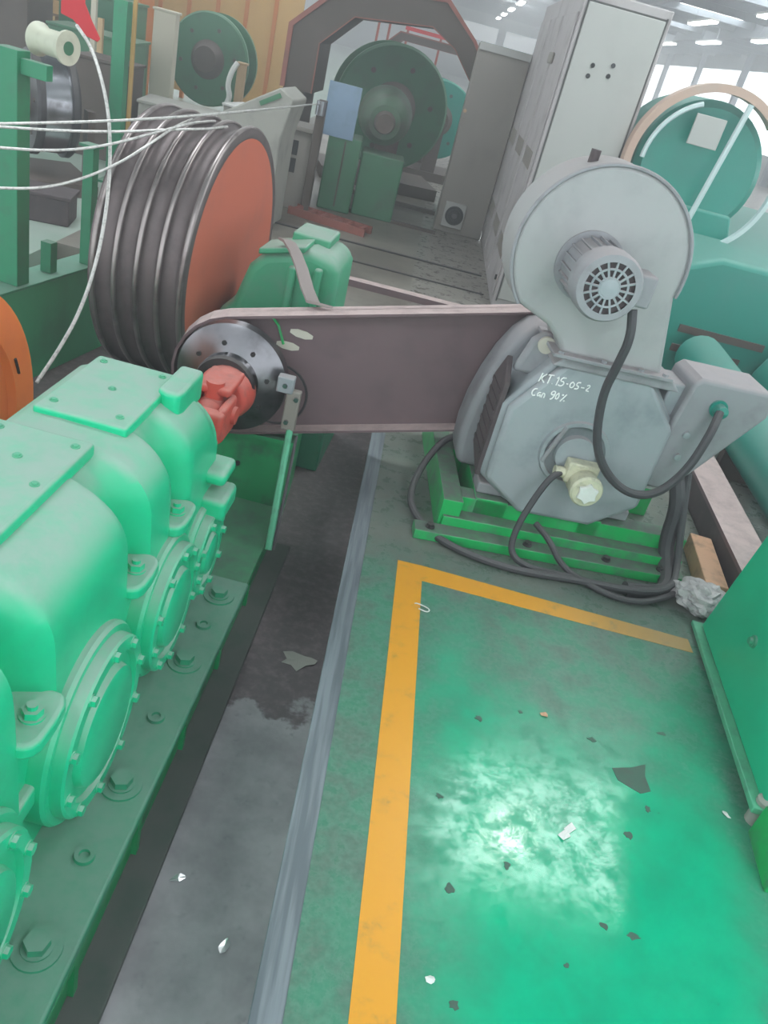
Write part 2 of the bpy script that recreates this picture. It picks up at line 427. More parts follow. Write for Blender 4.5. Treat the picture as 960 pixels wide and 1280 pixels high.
# joints and plate strips on the back floor
for i, (y, x0, x1, wd, h, mt) in enumerate([(6.15, -0.9, 0.60, 0.10, 0.05, 'guard_brown'), (7.55, -1.3, 0.75, 0.03, 0.012, 'dark_steel'), (6.9, -1.1, 0.75, 0.02, 0.01, 'dark_steel'), (10.0, -0.8, 0.25, 0.08, 0.04, 'frame_dark'), (8.9, -0.9, 0.28, 0.05, 0.03, 'frame_dark')]):
    struct(MB().box(x0, x1, y, y + wd, 0.0, h).build('trim_%d' % (i + 2), mt, smooth=False))

# roof with purlins, trusses, skylights
ZR = 4.6
roof = struct(MB().box(-14.0, 13.0, -6.0, 70.0, ZR + 0.02, ZR + 0.12).build('ceiling', 'roof', smooth=False))
pur = MB().box(-14.0, 13.0, -0.06, 0.06, -0.2, 0.0)
p0 = pur.build('purlin', 'truss', roof, smooth=False, loc=(0, 8, ZR + 0.02))
for k in range(1, 30): share(p0, roof, (0, 8 + 2.1 * k, ZR + 0.02))
gird = MB().box(-0.08, 0.08, -6.0, 70.0, -0.4, 0.0)
g0 = gird.build('girder', 'truss', roof, smooth=False, loc=(-8, 0, ZR + 0.02))
for x in (-3.2, 5.6, 9.4): share(g0, roof, (x, 0, ZR + 0.02))
sky0 = MB().box(-1.05, 1.05, -0.75, 0.75, -0.02, 0.0).build('skylight_pane', 'skylight', roof, smooth=False, loc=(2.6, 5.45, ZR + 0.02))
for kx in (-2, -1, 1):
    share(sky0, roof, (2.6 + 5.2 * kx, 5.45, ZR + 0.02))
for ky in (-1, 1, 2, 3, 4, 5, 6, 7):
    for kx in (-2, -1, 0, 1):
        share(sky0, roof, (2.6 + 5.2 * kx, 5.45 + 6.3 * ky, ZR + 0.02))
# far wall with high windows, side wall on the right with open daylight bays
wf = struct(MB().box(-14.0, 13.0, 70.0, 70.2, 0.0, ZR).build('wall_back', 'wall_far', smooth=False))
wn = MB().box(-1.4, 1.4, -0.03, 0.0, -0.5, 0.5).build('window_pane', 'window_glow', wf, smooth=False, loc=(-12, 70.0, 3.2))
for k in range(1, 8): share(wn, wf, (-12 + 3.4 * k, 70.0, 3.2))
wr = MB()
wr.box(13.0, 13.2, -6.0, 70.0, 0.0, 1.0); wr.box(13.0, 13.2, -6.0, 70.0, 3.9, ZR)
struct(wr.build('wall_right', 'wall_far', smooth=False))
cl = MB().box(-0.12, 0.12, -0.15, 0.15, 0.0, ZR)
c0 = None
for k in range(9):
    if c0 is None: c0 = cl.build('trim_8', 'truss', smooth=False, loc=(12.8, 4 + 7.5 * k, 0)); struct(c0)
    else: o = share(c0, None, (12.8, 4 + 7.5 * k, 0)); o.name = 'trim_%d' % (8 + k)
# hanging strip lamps
lamp_names = ['near', 'far']
lamp_proto = None
li = 0
for x, row in ((2.2, 'row over the tall grey cabinet'), (6.4, 'middle row right of the cabinet'), (8.3, 'row nearest the right-hand windows'), (-2.2, 'row over the octagonal frames')):
    for y, nth in zip((14, 20, 26, 32, 38, 44, 50, 56), ('nearest', 'second', 'third', 'fourth', 'fifth', 'sixth', 'seventh', 'farthest')):
        if lamp_proto is None:
            t = thing('strip_lamp', '', 'lamp', (x, y, ZR - 0.75))
            MB().box(-0.12, 0.12, -1.2, 1.2, 0.0, 0.05).build('housing', 'white', t, smooth=False)
            MB().box(-0.10, 0.10, -1.18, 1.18, -0.04, 0.0).build('tube', 'lamp', t, smooth=False)
            for yy in (-0.9, 0.9):
                MB().tube([(0, yy, 0.05), (0, yy, 0.78)], 0.008, 5).build('hanger', 'truss', t)
            lamp_proto = t
        else:
            t = copy_tree(lamp_proto); t.location = (x, y, ZR - 0.75)
        t['label'] = nth + ' white strip lamp hanging from the roof, ' + row
        t['group'] = 'strip lamps, ' + row

HL = thing('high_bay_lamp', 'bright round bay lamp under the roof, mirrored in the green floor', 'lamp', (2.13, 4.86, 4.1))
MB().lathe([(0.0, 0.16), (0.12, 0.10), (0.2, 0.05), (0.22, 0.0)], (0, 0, 0), 'z', 24, caps=False).build('shade', 'white', HL)
MB().lathe([(0.0, 0.12), (0.015, 0.12)], (0, 0, 0.0), 'z', 24).build('bulb', emit('bay_lamp', (1, 0.99, 0.96, 1), 55.0), HL)
MB().tube([(0, 0, 0.2), (0, 0, 0.53)], 0.008, 6).build('hanger', 'truss', HL)

# ================================================================== GEARBOX (left foreground)
GB = thing('gearbox', 'big green cast gearbox with bolted covers and dusty top, in the pit at left', 'gearbox', (-0.33, 1.39, -0.235), math.radians(-2.7))
ZB = -0.235
def gz(z): return z - ZB          # world height -> local
# local x: 0 = outer edge of the foot flange, negative to the left; local y along the box
U2 = -0.62                         # left wall
Y0, Y1 = -1.35, 1.03
fl = MB(); fl.box(-0.24, 0.0, Y0, 1.10, 0.0, gz(-0.2)); fl.box(U2 - 0.12, U2 + 0.02, Y0, 1.10, 0, gz(-0.2))
fl.build('foot_flange', 'gear_green_dim', GB, bevel=0.008)
lw = MB(); lw.box(U2, -0.22, Y0, Y1, 0.0, gz(0.10)); lw.build('lower_housing', 'gear_green', GB, bevel=0.01)
jf = MB(); jf.box(U2 - 0.06, -0.175, Y0, Y1 + 0.04, gz(0.06), gz(0.12)); jf.build('joint_flange', 'gear_green', GB, bevel=0.012, seg=3)

# upper housing as a loft of sections along y; bulges over the bearings, recessed bolt channels between
chan = [-0.86, -0.215, 0.345, 0.665]
def sstep(a, b, t):
    t = max(0, min(1, (t - a) / (b - a))); return t * t * (3 - 2 * t)
def wall_u(y):
    d = min(abs(y - c) for c in chan)
    k = sstep(0.03, 0.085, d)
    return -0.285 + k * 0.105
def section(y):
    uw = wall_u(y)
    end = sstep(Y1 - 0.10, Y1, y)
    zt = 0.605 - 0.05 * end - 0.03 * sstep(0.3, 0.0, y - 0.0) * 0
    rr = 0.165
    zb = 0.10
    pts = [(uw + 0.006, zb), (uw + 0.004, 0.25), (uw, 0.34), (uw - 0.002, 0.40)]
    for i in range(1, 13):
        a = i / 12 * PI / 2
        pts.append((uw - 0.005 - rr * (1 - math.cos(a)) * 1.05, zt - rr + rr * math.sin(a)))
    pts.append((-0.50, zt + 0.004)); pts.append((-0.59, zt + 0.002))
    left = [(-0.625, zt - 0.012), (-0.65, zt - 0.05), (-0.66, zt - 0.12), (-0.66, 0.30), (-0.66, zb)]
    return pts + left
ys = []
y = Y0
while y < Y1 - 0.005:
    ys.append(y); y += 0.0185
ys.append(Y1)
up = MB(); vs = []; fs = []
for y in ys:
    sec = section(y)
    vs += [(u, y, gz(z)) for u, z in sec]
n = len(sec)
for j in range(len(ys) - 1):
    for i in range(n - 1):
        fs.append((j * n + i, j * n + i + 1, (j + 1) * n + i + 1, (j + 1) * n + i))
fs.append(tuple((len(ys) - 1) * n + i for i in range(n))); fs.append(tuple(range(n)))
up.add(vs, fs)
up.build('upper_housing', 'gear_green', GB, ang=50)
# inspection covers on the top, each with screws
def top_plate(x0, x1, y0, y1, z0, z1, screws, nm='top_cover'):
    o = MB().box(x0, x1, y0, y1, gz(z0), gz(z1)).build(nm, 'gear_green', GB, bevel=0.01, seg=3)
    for sx_, sy_ in screws:
        s_ = MB(); s_.lathe([(0, 0.012), (0.003, 0.012), (0.003, 0.009)], (sx_, sy_, gz(z1)), 'z', 14, caps=True); s_.hexnut((sx_, sy_, gz(z1) + 0.003), 0.0075, 0.004)
        s_.build('screw', 'edge_green', o)
top_plate(-0.585, -0.318, 0.545, 0.975, 0.59, 0.628, [(-0.55, .60), (-0.36, .60), (-0.36, .93), (-0.55, .93), (-0.45, .76)])
top_plate(-0.62, -0.352, -0.75, 0.425, 0.59, 0.632, [(-0.585, .38), (-0.385, .38), (-0.385, .17), (-0.385, -.05), (-0.585, .0), (-0.48, .27), (-0.385, -.4)])
eb = MB().prism([(-0.335, 0.82), (-0.30, 0.80), (-0.262, 0.80), (-0.255, 0.84), (-0.255, 1.03), (-0.335, 1.03)], gz(0.54), gz(0.645), 'z')
eb.build('end_block', 'gear_green', GB, bevel=0.015, seg=3)
# tall bolt lugs in the channels
for c in chan:
    lg = MB(); poly = [(-0.33, -0.10)]
    for i in range(9):
        a = -PI / 2 + PI * i / 8
        cs, sn = math.cos(a), math.sin(a); poly.append((-0.205 + 0.065 * abs(cs) ** 0.55, 0.088 * math.copysign(abs(sn) ** 0.55, sn)))
    poly.append((-0.33, 0.10))
    lg.prism([(px_, py_ + c) for px_, py_ in poly], gz(0.285), gz(0.328), 'z')
    lo = lg.build('bolt_lug', 'gear_green', GB, bevel=0.012, seg=3)
    b = MB(); b.cyl((-0.19, c, 0), 0.028, gz(0.328), gz(0.333), 'z', 16); b.hexnut((-0.19, c, gz(0.333)), 0.023, 0.018); b.cyl((-0.19, c, 0), 0.012, gz(0.351), gz(0.362), 'z', 10)
    b.build('bolt', 'gear_green', lo)
    MB().box(-0.32, -0.2, c - 0.07, c + 0.07, gz(0.1), gz(0.285)).build('lug_rib', 'gear_green', GB, bevel=0.02)
# end lug at the far corner
MB().box(-0.30, -0.115, 0.93, 1.08, gz(0.285), gz(0.335)).build('bolt_lug', 'gear_green', GB, bevel=0.02, seg=3)
MB().box(-0.28, -0.095, 0.90, 1.06, gz(0.17), gz(0.25)).build('bolt_lug', 'gear_green', GB, bevel=0.02, seg=3)
# round bearing covers on the side wall
for cy, cz, r in ((-0.56, 0.07, 0.235), (0.03, 0.075, 0.245), (0.545, 0.065, 0.215), (0.90, 0.035, 0.165)):
    c = MB()
    c.lathe([(-0.24, r + 0.015), (-0.165, r + 0.015), (-0.155, r + 0.008), (-0.155, r - 0.01), (-0.128, r - 0.012), (-0.122, r - 0.018), (-0.122, r - 0.052), (-0.136, r - 0.058), (-0.136, r - 0.085), (-0.118, r - 0.092), (-0.114, r - 0.10), (-0.114, 0.0)], (0, cy, gz(cz)), 'x', 48)
    co = c.build('bearing_cover', 'gear_green', GB, ang=30)
    nb = 10 if r > 0.2 else 8
    bolt = None
    for i in range(nb):
        a = 2 * PI * i / nb + 0.2
        pos = (-0.122, cy + (r - 0.034) * math.cos(a), gz(cz) + (r - 0.034) * math.sin(a))
        if bolt is None:
            bb = MB(); bb.hexnut((0, 0, 0), 0.014, 0.014, 'x'); bb.cyl((0, 0, 0), 0.017, -0.002, 0.003, 'x', 12)
            bolt = bb.build('bolt', 'gear_green', co, loc=pos)
        else: share(bolt, co, pos)
# foot bolts with bosses, and jacking plugs between them
for y in (-0.86, -0.39, 0.08, 0.60, 0.98):
    if y == 0.60: yy = 0.60
    b = MB(); b.lathe([(gz(-0.2) - 0.005, 0.058), (gz(-0.2) + 0.006, 0.056), (gz(-0.2) + 0.006, 0.04)], (-0.085, y, 0), 'z', 24); bo = b.build('bolt_boss', 'gear_green_dim', GB)
    b = MB(); b.cyl((-0.085, y, 0), 0.036, gz(-0.194), gz(-0.189), 'z', 18); b.hexnut((-0.085, y, gz(-0.189)), 0.030, 0.022); b.build('foot_bolt', 'gear_green_dim', bo)
for y in (-0.62, -0.15, 0.34, 0.80):
    b = MB(); b.lathe([(gz(-0.2), 0.027), (gz(-0.2) + 0.010, 0.025), (gz(-0.2) + 0.010, 0.014), (gz(-0.2) + 0.002, 0.012), (gz(-0.2) + 0.002, 0.0)], (-0.085, y, 0), 'z', 18)
    b.build('jacking_plug', 'gear_green_dim', GB)
# output shaft stub towards the universal joint
sh = MB(); sh.lathe([(0.9, 0.11), (1.10, 0.11), (1.12, 0.075), (1.22, 0.072), (1.22, 0.05), (1.45, 0.05)], (-0.37, 0, gz(0.24)), 'y', 28)
sh.build('output_shaft', 'dark_steel', GB)

# base beam under the gearbox
BB = thing('base_beam', 'dirty green steel base beam under the gearbox, along the pit', 'beam', (-0.33, 1.39, -0.45), math.radians(-2.2))
MB().box(-0.24, -0.005, -1.9, 1.75, 0.185, 0.213).build('top_flange', 'base_green', BB, bevel=0.004)
MB().box(-0.045, -0.025, -1.9, 1.75, 0.025, 0.185).build('web', 'base_green', BB)
MB().box(-0.24, 0.07, -1.9, 1.75, 0.0, 0.025).build('bottom_flange', 'flange_grime', BB, bevel=0.004)
st0 = MB().box(-0.03, -0.010, -0.012, 0.012, 0.025, 0.185).build('stiffener', 'base_green', BB, loc=(0, -0.75, 0))
for y in (-0.35, 0.05, 0.45, 0.85, 1.25): share(st0, BB, (0, y, 0))
BB2 = thing('base_beam', 'steel base beam under the hidden left side of the gearbox', 'beam', (-1.03, 1.39, -0.45), math.radians(-2.7))
MB().box(-0.10, 0.10, -1.9, 1.4, 0.0, 0.213).build('beam_body', 'base_green', BB2, bevel=0.004)

# ================================================================== DRIVE: universal joint, steel disc, pedestal, guard
UJ = thing('universal_joint', 'red cardan joint between the gearbox and the shiny steel disc', 'universal joint', (-0.605, 2.62, 0.0), math.radians(-3))
A = MB(); A.lathe([(-0.02, 0.055), (0.10, 0.055), (0.12, 0.075), (0.16, 0.075)], (0.0, 0, 0.27), 'y', 24); A.build('shaft_sleeve', 'dark_steel', UJ)
yk = MB(); yk.box(-0.085, -0.05, 0.14, 0.32, 0.21, 0.36); yk.box(0.05, 0.085, 0.14, 0.32, 0.21, 0.36); yk.box(-0.085, 0.085, 0.11, 0.17, 0.22, 0.35)
yk.build('yoke', 'joint_red', UJ, bevel=0.018, seg=3)
yk = MB(); yk.box(-0.07, 0.07, 0.24, 0.46, 0.365, 0.40); yk.box(-0.07, 0.07, 0.24, 0.46, 0.19, 0.225); yk.lathe([(0.38, 0.10), (0.44, 0.115), (0.50, 0.12)], (0, 0, 0.295), 'y', 24)
yk.build('yoke', 'joint_red', UJ, bevel=0.014, seg=3)
cr = MB(); cr.cyl((0, 0.27, 0.29), 0.036, -0.10, 0.10, 'x', 18); cr.cyl((0, 0.27, 0), 0.036, 0.175, 0.415, 'z', 18); cr.lathe([(0.19, 0.04), (0.22, 0.062), (0.32, 0.062), (0.36, 0.05)], (0, 0, 0.29), 'y', 18)
cr.build('cross', 'joint_red', UJ)

DK = thing('brake_disc', 'shiny steel drive disc with bolts, at the left end of the brown guard', 'disc', (-0.59, 3.19, 0.31), math.radians(-3))
d = MB(); d.lathe([(-0.10, 0.0), (-0.10, 0.118), (-0.06, 0.124), (-0.045, 0.13), (-0.010, 0.220), (0.0, 0.238), (0.05, 0.24), (0.06, 0.225), (0.12, 0.21)], (0, 0, 0), 'y', 64)
d.build('disc', 'disc_steel', DK, ang=25)
h = MB(); h.lathe([(-0.115, 0.0), (-0.115, 0.125), (-0.09, 0.13)], (0, 0, 0), 'y', 36); h.build('hub', 'dark_steel', DK)
bp = None
for i in range(8):
    a = 2 * PI * i / 8 + 0.25
    pos = (0.165 * math.cos(a), -0.03, 0.165 * math.sin(a))
    if bp is None:
        b = MB(); b.hexnut((0, -0.008, 0), 0.011, 0.012, 'y'); bp = b.build('bolt', 'dark_steel', DK, loc=pos)
    else: share(bp, DK, pos)

# belt guard: open tray, round at the left, sloping up to the motor
GD = thing('belt_guard', 'long brown sheet steel belt guard with dusty top, from the disc to the motor', 'guard', (-0.60, 3.32, -0.03), math.radians(4.5))
gp = []
tilt = math.radians(14.0)
ca, sa = math.cos(tilt), math.sin(tilt)
for i in range(13):
    a = PI / 2 + tilt + PI * i / 12
    gp.append((0.275 * math.cos(a), 0.30 + 0.275 * math.sin(a)))
Lg = 1.35
gp.append((gp[-1][0] + Lg * ca, gp[-1][1] + Lg * sa)); top_end = (gp[0][0] + Lg * ca, gp[0][1] + Lg * sa); gp.append(top_end)
MB().prism(gp, 0.04, 0.05).build('back_panel', 'guard_brown', GD, smooth=False)
bd = MB(); m = len(gp)
inn = []
cx0, cz0 = 0.35 * ca, 0.30 + 0.35 * sa
for i in range(m):
    pa, pb, pc = Vector(gp[i - 1]), Vector(gp[i]), Vector(gp[(i + 1) % m])
    n1 = Vector(((pb - pa).y, -(pb - pa).x)).normalized(); n2 = Vector(((pc - pb).y, -(pc - pb).x)).normalized()
    nn = (n1 + n2).normalized()
    c_ = Vector((cx0, cz0)) - pb
    if nn.dot(c_) < 0: nn = -nn
    inn.append(tuple(pb + nn * 0.012))
for i in range(m):
    j = (i + 1) % m
    if i == m - 2: continue
    q4 = [gp[i], gp[j], inn[j], inn[i]]
    bd.prism(q4, -0.03, 0.09)
bd.build('rim', 'guard_brown', GD, smooth=False)
# dust lying on the top flange lip
# round cut-out collar, tags and bracket on the guard face
for i, (x, z, a) in enumerate([(0.255, 0.52, 0.1), (0.205, 0.455, 0.05)]):
    MB().prism([(0.055 * math.cos(k * PI / 4 + PI / 8) , 0.019 * math.sin(k * PI / 4 + PI / 8)) for k in range(8)], -0.003, 0.0).build('paper_tag', 'tag_cream', GD, smooth=False, loc=(x, 0.038, z + 0.02), rot=(0, a, 0))
rg = MB(); rg.tube([(0.20 + 0.13 * math.cos(a), -0.04, 0.27 + 0.14 * math.sin(a)) for a in [2 * PI * i / 28 for i in range(28)]], 0.006, 6, closed=True)
rg.build('wire_ring', 'dark_steel', GD)
gw = MB(); gw.tube([(0.12, 0.03, 0.59), (0.15, 0.03, 0.56), (0.185, 0.03, 0.48)], 0.006, 6); gw.build('ground_wire', 'motor_base_green', GD)
stp = MB(); stp.prism([(0.335, 0.515), (0.40, 0.53), (0.365, 0.58), (0.315, 0.57)], -0.03, 0.16)
# strap lying over the top of the guard
SB = thing('sensor_bracket', 'grey sensor block on a green rod in front of the brown guard', 'bracket', (-0.26, 2.79, -0.236))
MB().tube([(0.0, 0, 0.0), (-0.035, 0.31, 0.43)], 0.015, 8).build('rod', 'edge_green', SB)
MB().tube([(0.02, 0.01, 0.0), (0.0, 0.30, 0.40)], 0.008, 6).build('wire', 'cable', SB)
MB().box(-0.075, -0.015, 0.29, 0.33, 0.42, 0.60).build('arm', 'cabinet_beige', SB, bevel=0.006)
MB().box(-0.12, -0.05, 0.285, 0.335, 0.585, 0.655).build('sensor_head', 'motor_grey', SB, bevel=0.006)
for x, z in ((-0.085, .62), (-0.03, .57), (-0.055, .46)):
    b = MB(); b.hexnut((x, 0.278, z), 0.011, 0.012, 'y'); b.build('bolt', 'steel', SB)

PD = thing('disc_pedestal', 'green steel pedestal under the shiny disc and belt guard', 'pedestal', (-0.62, 3.34, -0.45), math.radians(2))
pp = MB(); pp.box(-0.32, 0.30, 0.0, 0.02, 0.0, 0.46); pp.build('front_plate', 'base_green', PD)
MB().box(0.30, 0.34, -0.03, 0.5, 0.0, 0.44).build('side_plate', 'base_green', PD); MB().box(-0.34, -0.32, -0.03, 0.5, 0, 0.44).build('side_plate', 'base_green', PD)
pp = MB(); pp.box(-0.34, 0.34, -0.03, 0.5, 0.44, 0.46); pp.build('top_plate', 'base_green', PD)
pp = MB(); pp.cyl((0.09, 0, 0.28), 0.012, -0.012, 0.0, 'y', 12); pp.build('bolt', 'black', PD)

# bearing housing right of the sheave
BH = thing('bearing_housing', 'dusty green cast bearing housing beside the orange sheave face', 'bearing housing', (-0.545, 4.02, -0.2), math.radians(-4))
b = MB(); b.prism([(-0.33, 0.0), (0.265, 0.0), (0.265, 0.58), (0.26, 0.83), (0.22, 0.89), (0.10, 0.91), (-0.13, 0.84), (-0.20, 0.76), (-0.26, 0.55), (-0.33, 0.50)], 0.0, 0.45)
b.build('body', 'housing_green', BH, bevel=0.05, seg=5)
b = MB(); b.prism([(-0.15, 0.835), (0.08, 0.90), (0.08, 0.93), (-0.15, 0.865)], -0.03, 0.20); b.build('cap_plate', 'housing_green', BH, bevel=0.008)
b = MB(); b.box(-0.04, 0.16, 0.18, 0.46, 0.885, 0.94); b.build('cap_plate', 'housing_green', BH, bevel=0.012)
for x, z in ((0.03, 0.82), (0.16, 0.84)):
    MB().box(x - 0.02, x + 0.02, -0.04, 0.02, 0.30, z).build('rib', 'housing_green', BH, bevel=0.012)
MB().box(-0.32, 0.36, -0.05, 0.5, -0.25, 0.0).build('foot', 'gear_green_dim', BH, bevel=0.01)
# strap from housing down to the guard
SP = MB(); pts = [(-0.59, 4.06, 0.715), (-0.55, 3.97, 0.73), (-0.50, 3.86, 0.72), (-0.44, 3.72, 0.69), (-0.38, 3.55, 0.655), (-0.33, 3.43, 0.635), (-0.27, 3.38, 0.652)]
vsS = []; 
for p in pts: vsS += [(p[0] - 0.03, p[1], p[2]), (p[0] + 0.03, p[1] , p[2]), (p[0] + 0.03, p[1], p[2] + 0.012), (p[0] - 0.03, p[1], p[2] + 0.012)]
fsS = [(0, 1, 2, 3), tuple(4 * (len(pts) - 1) + k for k in (3, 2, 1, 0))]
for i in range(len(pts) - 1):
    for k in range(4): fsS.append((4 * i + k, 4 * i + (k + 1) % 4, 4 * i + 4 + (k + 1) % 4, 4 * i + 4 + k))
SP.add(vsS, fsS)
tag(SP.build('steel_strap', paint('strap', srgb(150, 138, 134), .7), None, ang=60), 'bent flat grey strap from the bearing housing down to the brown guard', 'strap')

# ================================================================== SHEAVE (multi groove capstan wheel)
SH = thing('grooved_sheave', 'large multi-groove steel rope sheave with orange side face', 'sheave', (-0.885, 4.35, 0.46), math.radians(-6.5))
R_ = 0.68; G = 4; GW = 0.108
prof = [(0.0, R_ - 0.05), (0.0, R_ - 0.006), (-0.006, R_), (-0.028, R_)]
x = -0.028
ridges = []
for g in range(G):
    wv = GW - 0.018
    for t, dp in ((0.06, 0.018), (0.16, 0.030), (0.35, 0.036), (0.5, 0.037), (0.65, 0.036), (0.84, 0.030), (0.94, 0.018)):
        prof.append((x - t * wv, R_ - dp))
    x -= wv
    prof.append((x, R_ - 0.004)); ridges.append(x - 0.009); prof.append((x - 0.018, R_ - 0.004)); x -= 0.018
prof.append((x - 0.012, R_ - 0.002)); x -= 0.012
prof.append((x, R_ - 0.05))
s = MB(); s.lathe(prof, (0, 0, 0), 'x', 96, caps=False); s.build('rim', 'sheave_groove', SH, ang=50)
for xr in [-0.014] + ridges:
    s = MB(); s.lathe([(xr + 0.013, R_ - 0.006), (xr + 0.011, R_ + 0.002), (xr + 0.006, R_ + 0.006), (xr - 0.006, R_ + 0.006), (xr - 0.011, R_ + 0.002), (xr - 0.013, R_ - 0.006)], (0, 0, 0), 'x', 96, caps=False); s.build('ridge', 'ridge_steel', SH, ang=60)
s = MB(); s.lathe([(0.0, R_ - 0.05), (-0.03, R_ - 0.055), (-0.045, R_ - 0.07), (-0.05, 0.22), (-0.01, 0.16), (-0.01, 0.0)], (0, 0, 0), 'x', 72); s.build('side_face', 'orange', SH)
s = MB(); s.lathe([(x, R_ - 0.05), (x + 0.03, R_ - 0.07), (x + 0.03, 0.0)], (0, 0, 0), 'x', 48); s.build('back_face', 'orange', SH)
s = MB(); s.cyl((0, 0, 0), 0.07, x - 0.15, -0.005, 'x', 20); s.build('axle', 'dark_steel', SH)

# orange wheel at the left edge, partly cut by the frame
OW = thing('orange_wheel', 'bright orange wheel behind the gearbox, cut by the left edge', 'wheel', (-1.30, 2.27, 0.19), math.radians(-2))
o_ = MB(); o_.lathe([(-0.12, 0.50), (-0.12, 0.57), (0.0, 0.57), (0.0, 0.44), (-0.03, 0.43), (-0.03, 0.0)], (0, 0, 0), 'x', 64); o_.build('rim', 'orange_bright', OW)
for k in range(6):
    a = k * PI / 3 + 0.3
    MB().tube([(0.004, 0.47 * math.cos(a + t * 0.05), 0.47 * math.sin(a + t * 0.05)) for t in range(4)], 0.006, 5).build('slot', 'dark_steel', OW)

# ================================================================== PLINTH, POSTS, SPOOL (left)
PL = thing('machine_plinth', 'long green steel plinth with a dusty top, left of the sheave', 'plinth', (-1.97, 3.98, -0.45), math.radians(-11.5))
MB().box(-0.16, 0.0, -2.2, 1.25, 0.0, 0.55).build('beam', 'plinth_green', PL, bevel=0.004)
MB().box(-0.17, 0.012, -2.2, 1.25, 0.55, 0.565).build('top_flange', 'gear_green_dim', PL, bevel=0.003)
P1 = thing('steel_post', 'thick green square steel post at the left edge carrying the white spool', 'post', (-2.0, 4.18, 0.116), math.radians(-11))
MB().box(-0.062, 0.062, -0.05, 0.05, 0.0, 1.12).build('column', 'post_green', P1, bevel=0.004)
MB().box(0.06, 0.20, -0.025, 0.025, 1.02, 1.09).build('arm', 'post_green', P1, bevel=0.004)
P2 = thing('steel_post', 'thin green steel post on the plinth, just left of the sheave', 'post', (-1.84, 4.78, 0.116), math.radians(-11))
MB().box(-0.032, 0.032, -0.03, 0.03, 0.0, 0.66).build('column', 'post_green', P2, bevel=0.003)
MB().box(-0.05, 0.05, -0.045, 0.045, 0.66, 0.675).build('cap', 'post_green', P2)
P3 = thing('steel_post', 'short green post stub on the plinth between the two tall posts', 'post', (-1.94, 4.48, 0.116), math.radians(-11))
MB().box(-0.033, 0.033, -0.03, 0.03, 0.0, 0.17).build('column', 'post_green', P3, bevel=0.003)
SPL = thing('spool', 'cream plastic spool held at the top of the thick green post', 'spool', (-1.86, 4.30, 1.285), math.radians(-24))
s = MB(); s.lathe([(-0.10, 0.075), (-0.085, 0.075), (-0.06, 0.058), (0.06, 0.058), (0.085, 0.075), (0.10, 0.075), (0.10, 0.03)], (0, 0, 0), 'x', 28); s.build('body', 'spool_white', SPL)
s = MB(); s.cyl((0, 0, 0), 0.03, 0.09, 0.103, 'x', 20); s.build('bore', 'mach_green', SPL)
def rope(pts, r, label, group=None, name='wire_rope'):
    o = MB().tube(pts, r, 7, smooth=3).build(name, 'rope'); return tag(o, label, 'rope', group)
rope([(-1.79, 4.4, 1.379), (-1.663, 4.244, 1.329), (-1.55, 4.089, 1.241), (-1.443, 3.933, 1.107), (-1.369, 3.778, 0.97), (-1.312, 3.622, 0.802), (-1.287, 3.467, 0.579), (-1.294, 3.311, 0.387), (-1.312, 3.156, 0.27), (-1.339, 3.0, 0.165)], 0.008, 'white rope hanging in a long curve from the cream spool')
rope([(-1.9, 3.1, 1.0), (-1.758, 3.5, 1.013), (-1.478, 3.7, 1.072), (-1.216, 3.95, 1.133), (-1.053, 4.15, 1.176), (-0.929, 4.6, 1.196), (-0.97, 5.6, 1.14), (-1.11, 8.24, 0.985)], 0.006, 'topmost taut wire strand running past the sheave to the far machine')
rope([(-1.924, 3.5, 0.973), (-1.859, 3.7, 0.964), (-1.588, 3.8, 1.002), (-1.375, 3.9, 1.041), (-1.177, 4.02, 1.09), (-1.05, 4.11, 1.115), (-0.99, 4.3, 1.125)], 0.006, 'second wire strand from the top, running level onto the sheave')
rope([(-1.872, 3.4, 0.918), (-1.81, 3.6, 0.901), (-1.614, 3.7, 0.922), (-1.424, 3.75, 0.977), (-1.249, 3.85, 1.059), (-1.13, 4.1, 1.121), (-1.09, 4.3, 1.125), (-1.09, 4.45, 1.115)], 0.006, 'third wire strand from the top, rising onto the sheave')
rope([(-1.769, 3.2, 0.81), (-1.712, 3.4, 0.786), (-1.558, 3.5, 0.806), (-1.41, 3.55, 0.872), (-1.279, 3.65, 0.96), (-1.196, 3.8, 1.05), (-1.17, 4.05, 1.105), (-1.18, 4.35, 1.11)], 0.006, 'lowest sagging wire strand, rising steeply onto the sheave')

# ================================================================== ELECTRIC MOTOR (centre right)
YAW = math.radians(5.5)
MO = thing('electric_motor', 'large grey electric motor with chalk writing, on the green base', 'motor', (0.875, 2.98, 0.16), YAW)
def mz(z): return z - 0.16
def octa(w_, h_, cx=0.0, cz=0.46, ch=0.16):
    return [(cx - w_ + ch, cz + h_), (cx + w_ - ch, cz + h_), (cx + w_, cz + h_ - ch * 1.1), (cx + w_, cz - h_ + ch * 0.8), (cx + w_ - ch * 1.1, cz - h_), (cx - w_ + ch * 1.1, cz - h_), (cx - w_, cz - h_ + ch * 0.8), (cx - w_, cz - h_ + 0.45)]
def loc(poly): return [(a, mz(b)) for a, b in poly]
def frame(w_, h_, y0, y1, ch=0.16):
    return MB().prism(loc(octa(w_, h_, 0, 0.47, ch)), y0, y1)
frame(0.335, 0.335, -0.02, 0.03).build('front_shield', 'motor_grey', MO, bevel=0.02, seg=3)
frame(0.352, 0.345, 0.03, 0.30).build('frame', 'motor_grey', MO, bevel=0.02, seg=3)
rb = MB(); rb.lathe([(0.28, 0.36), (0.30, 0.385), (0.44, 0.385), (0.46, 0.36), (0.62, 0.34), (0.66, 0.25), (0.66, 0)], (0, 0, mz(0.49)), 'y', 40); rb.build('yoke', 'motor_grey_dusty', MO)
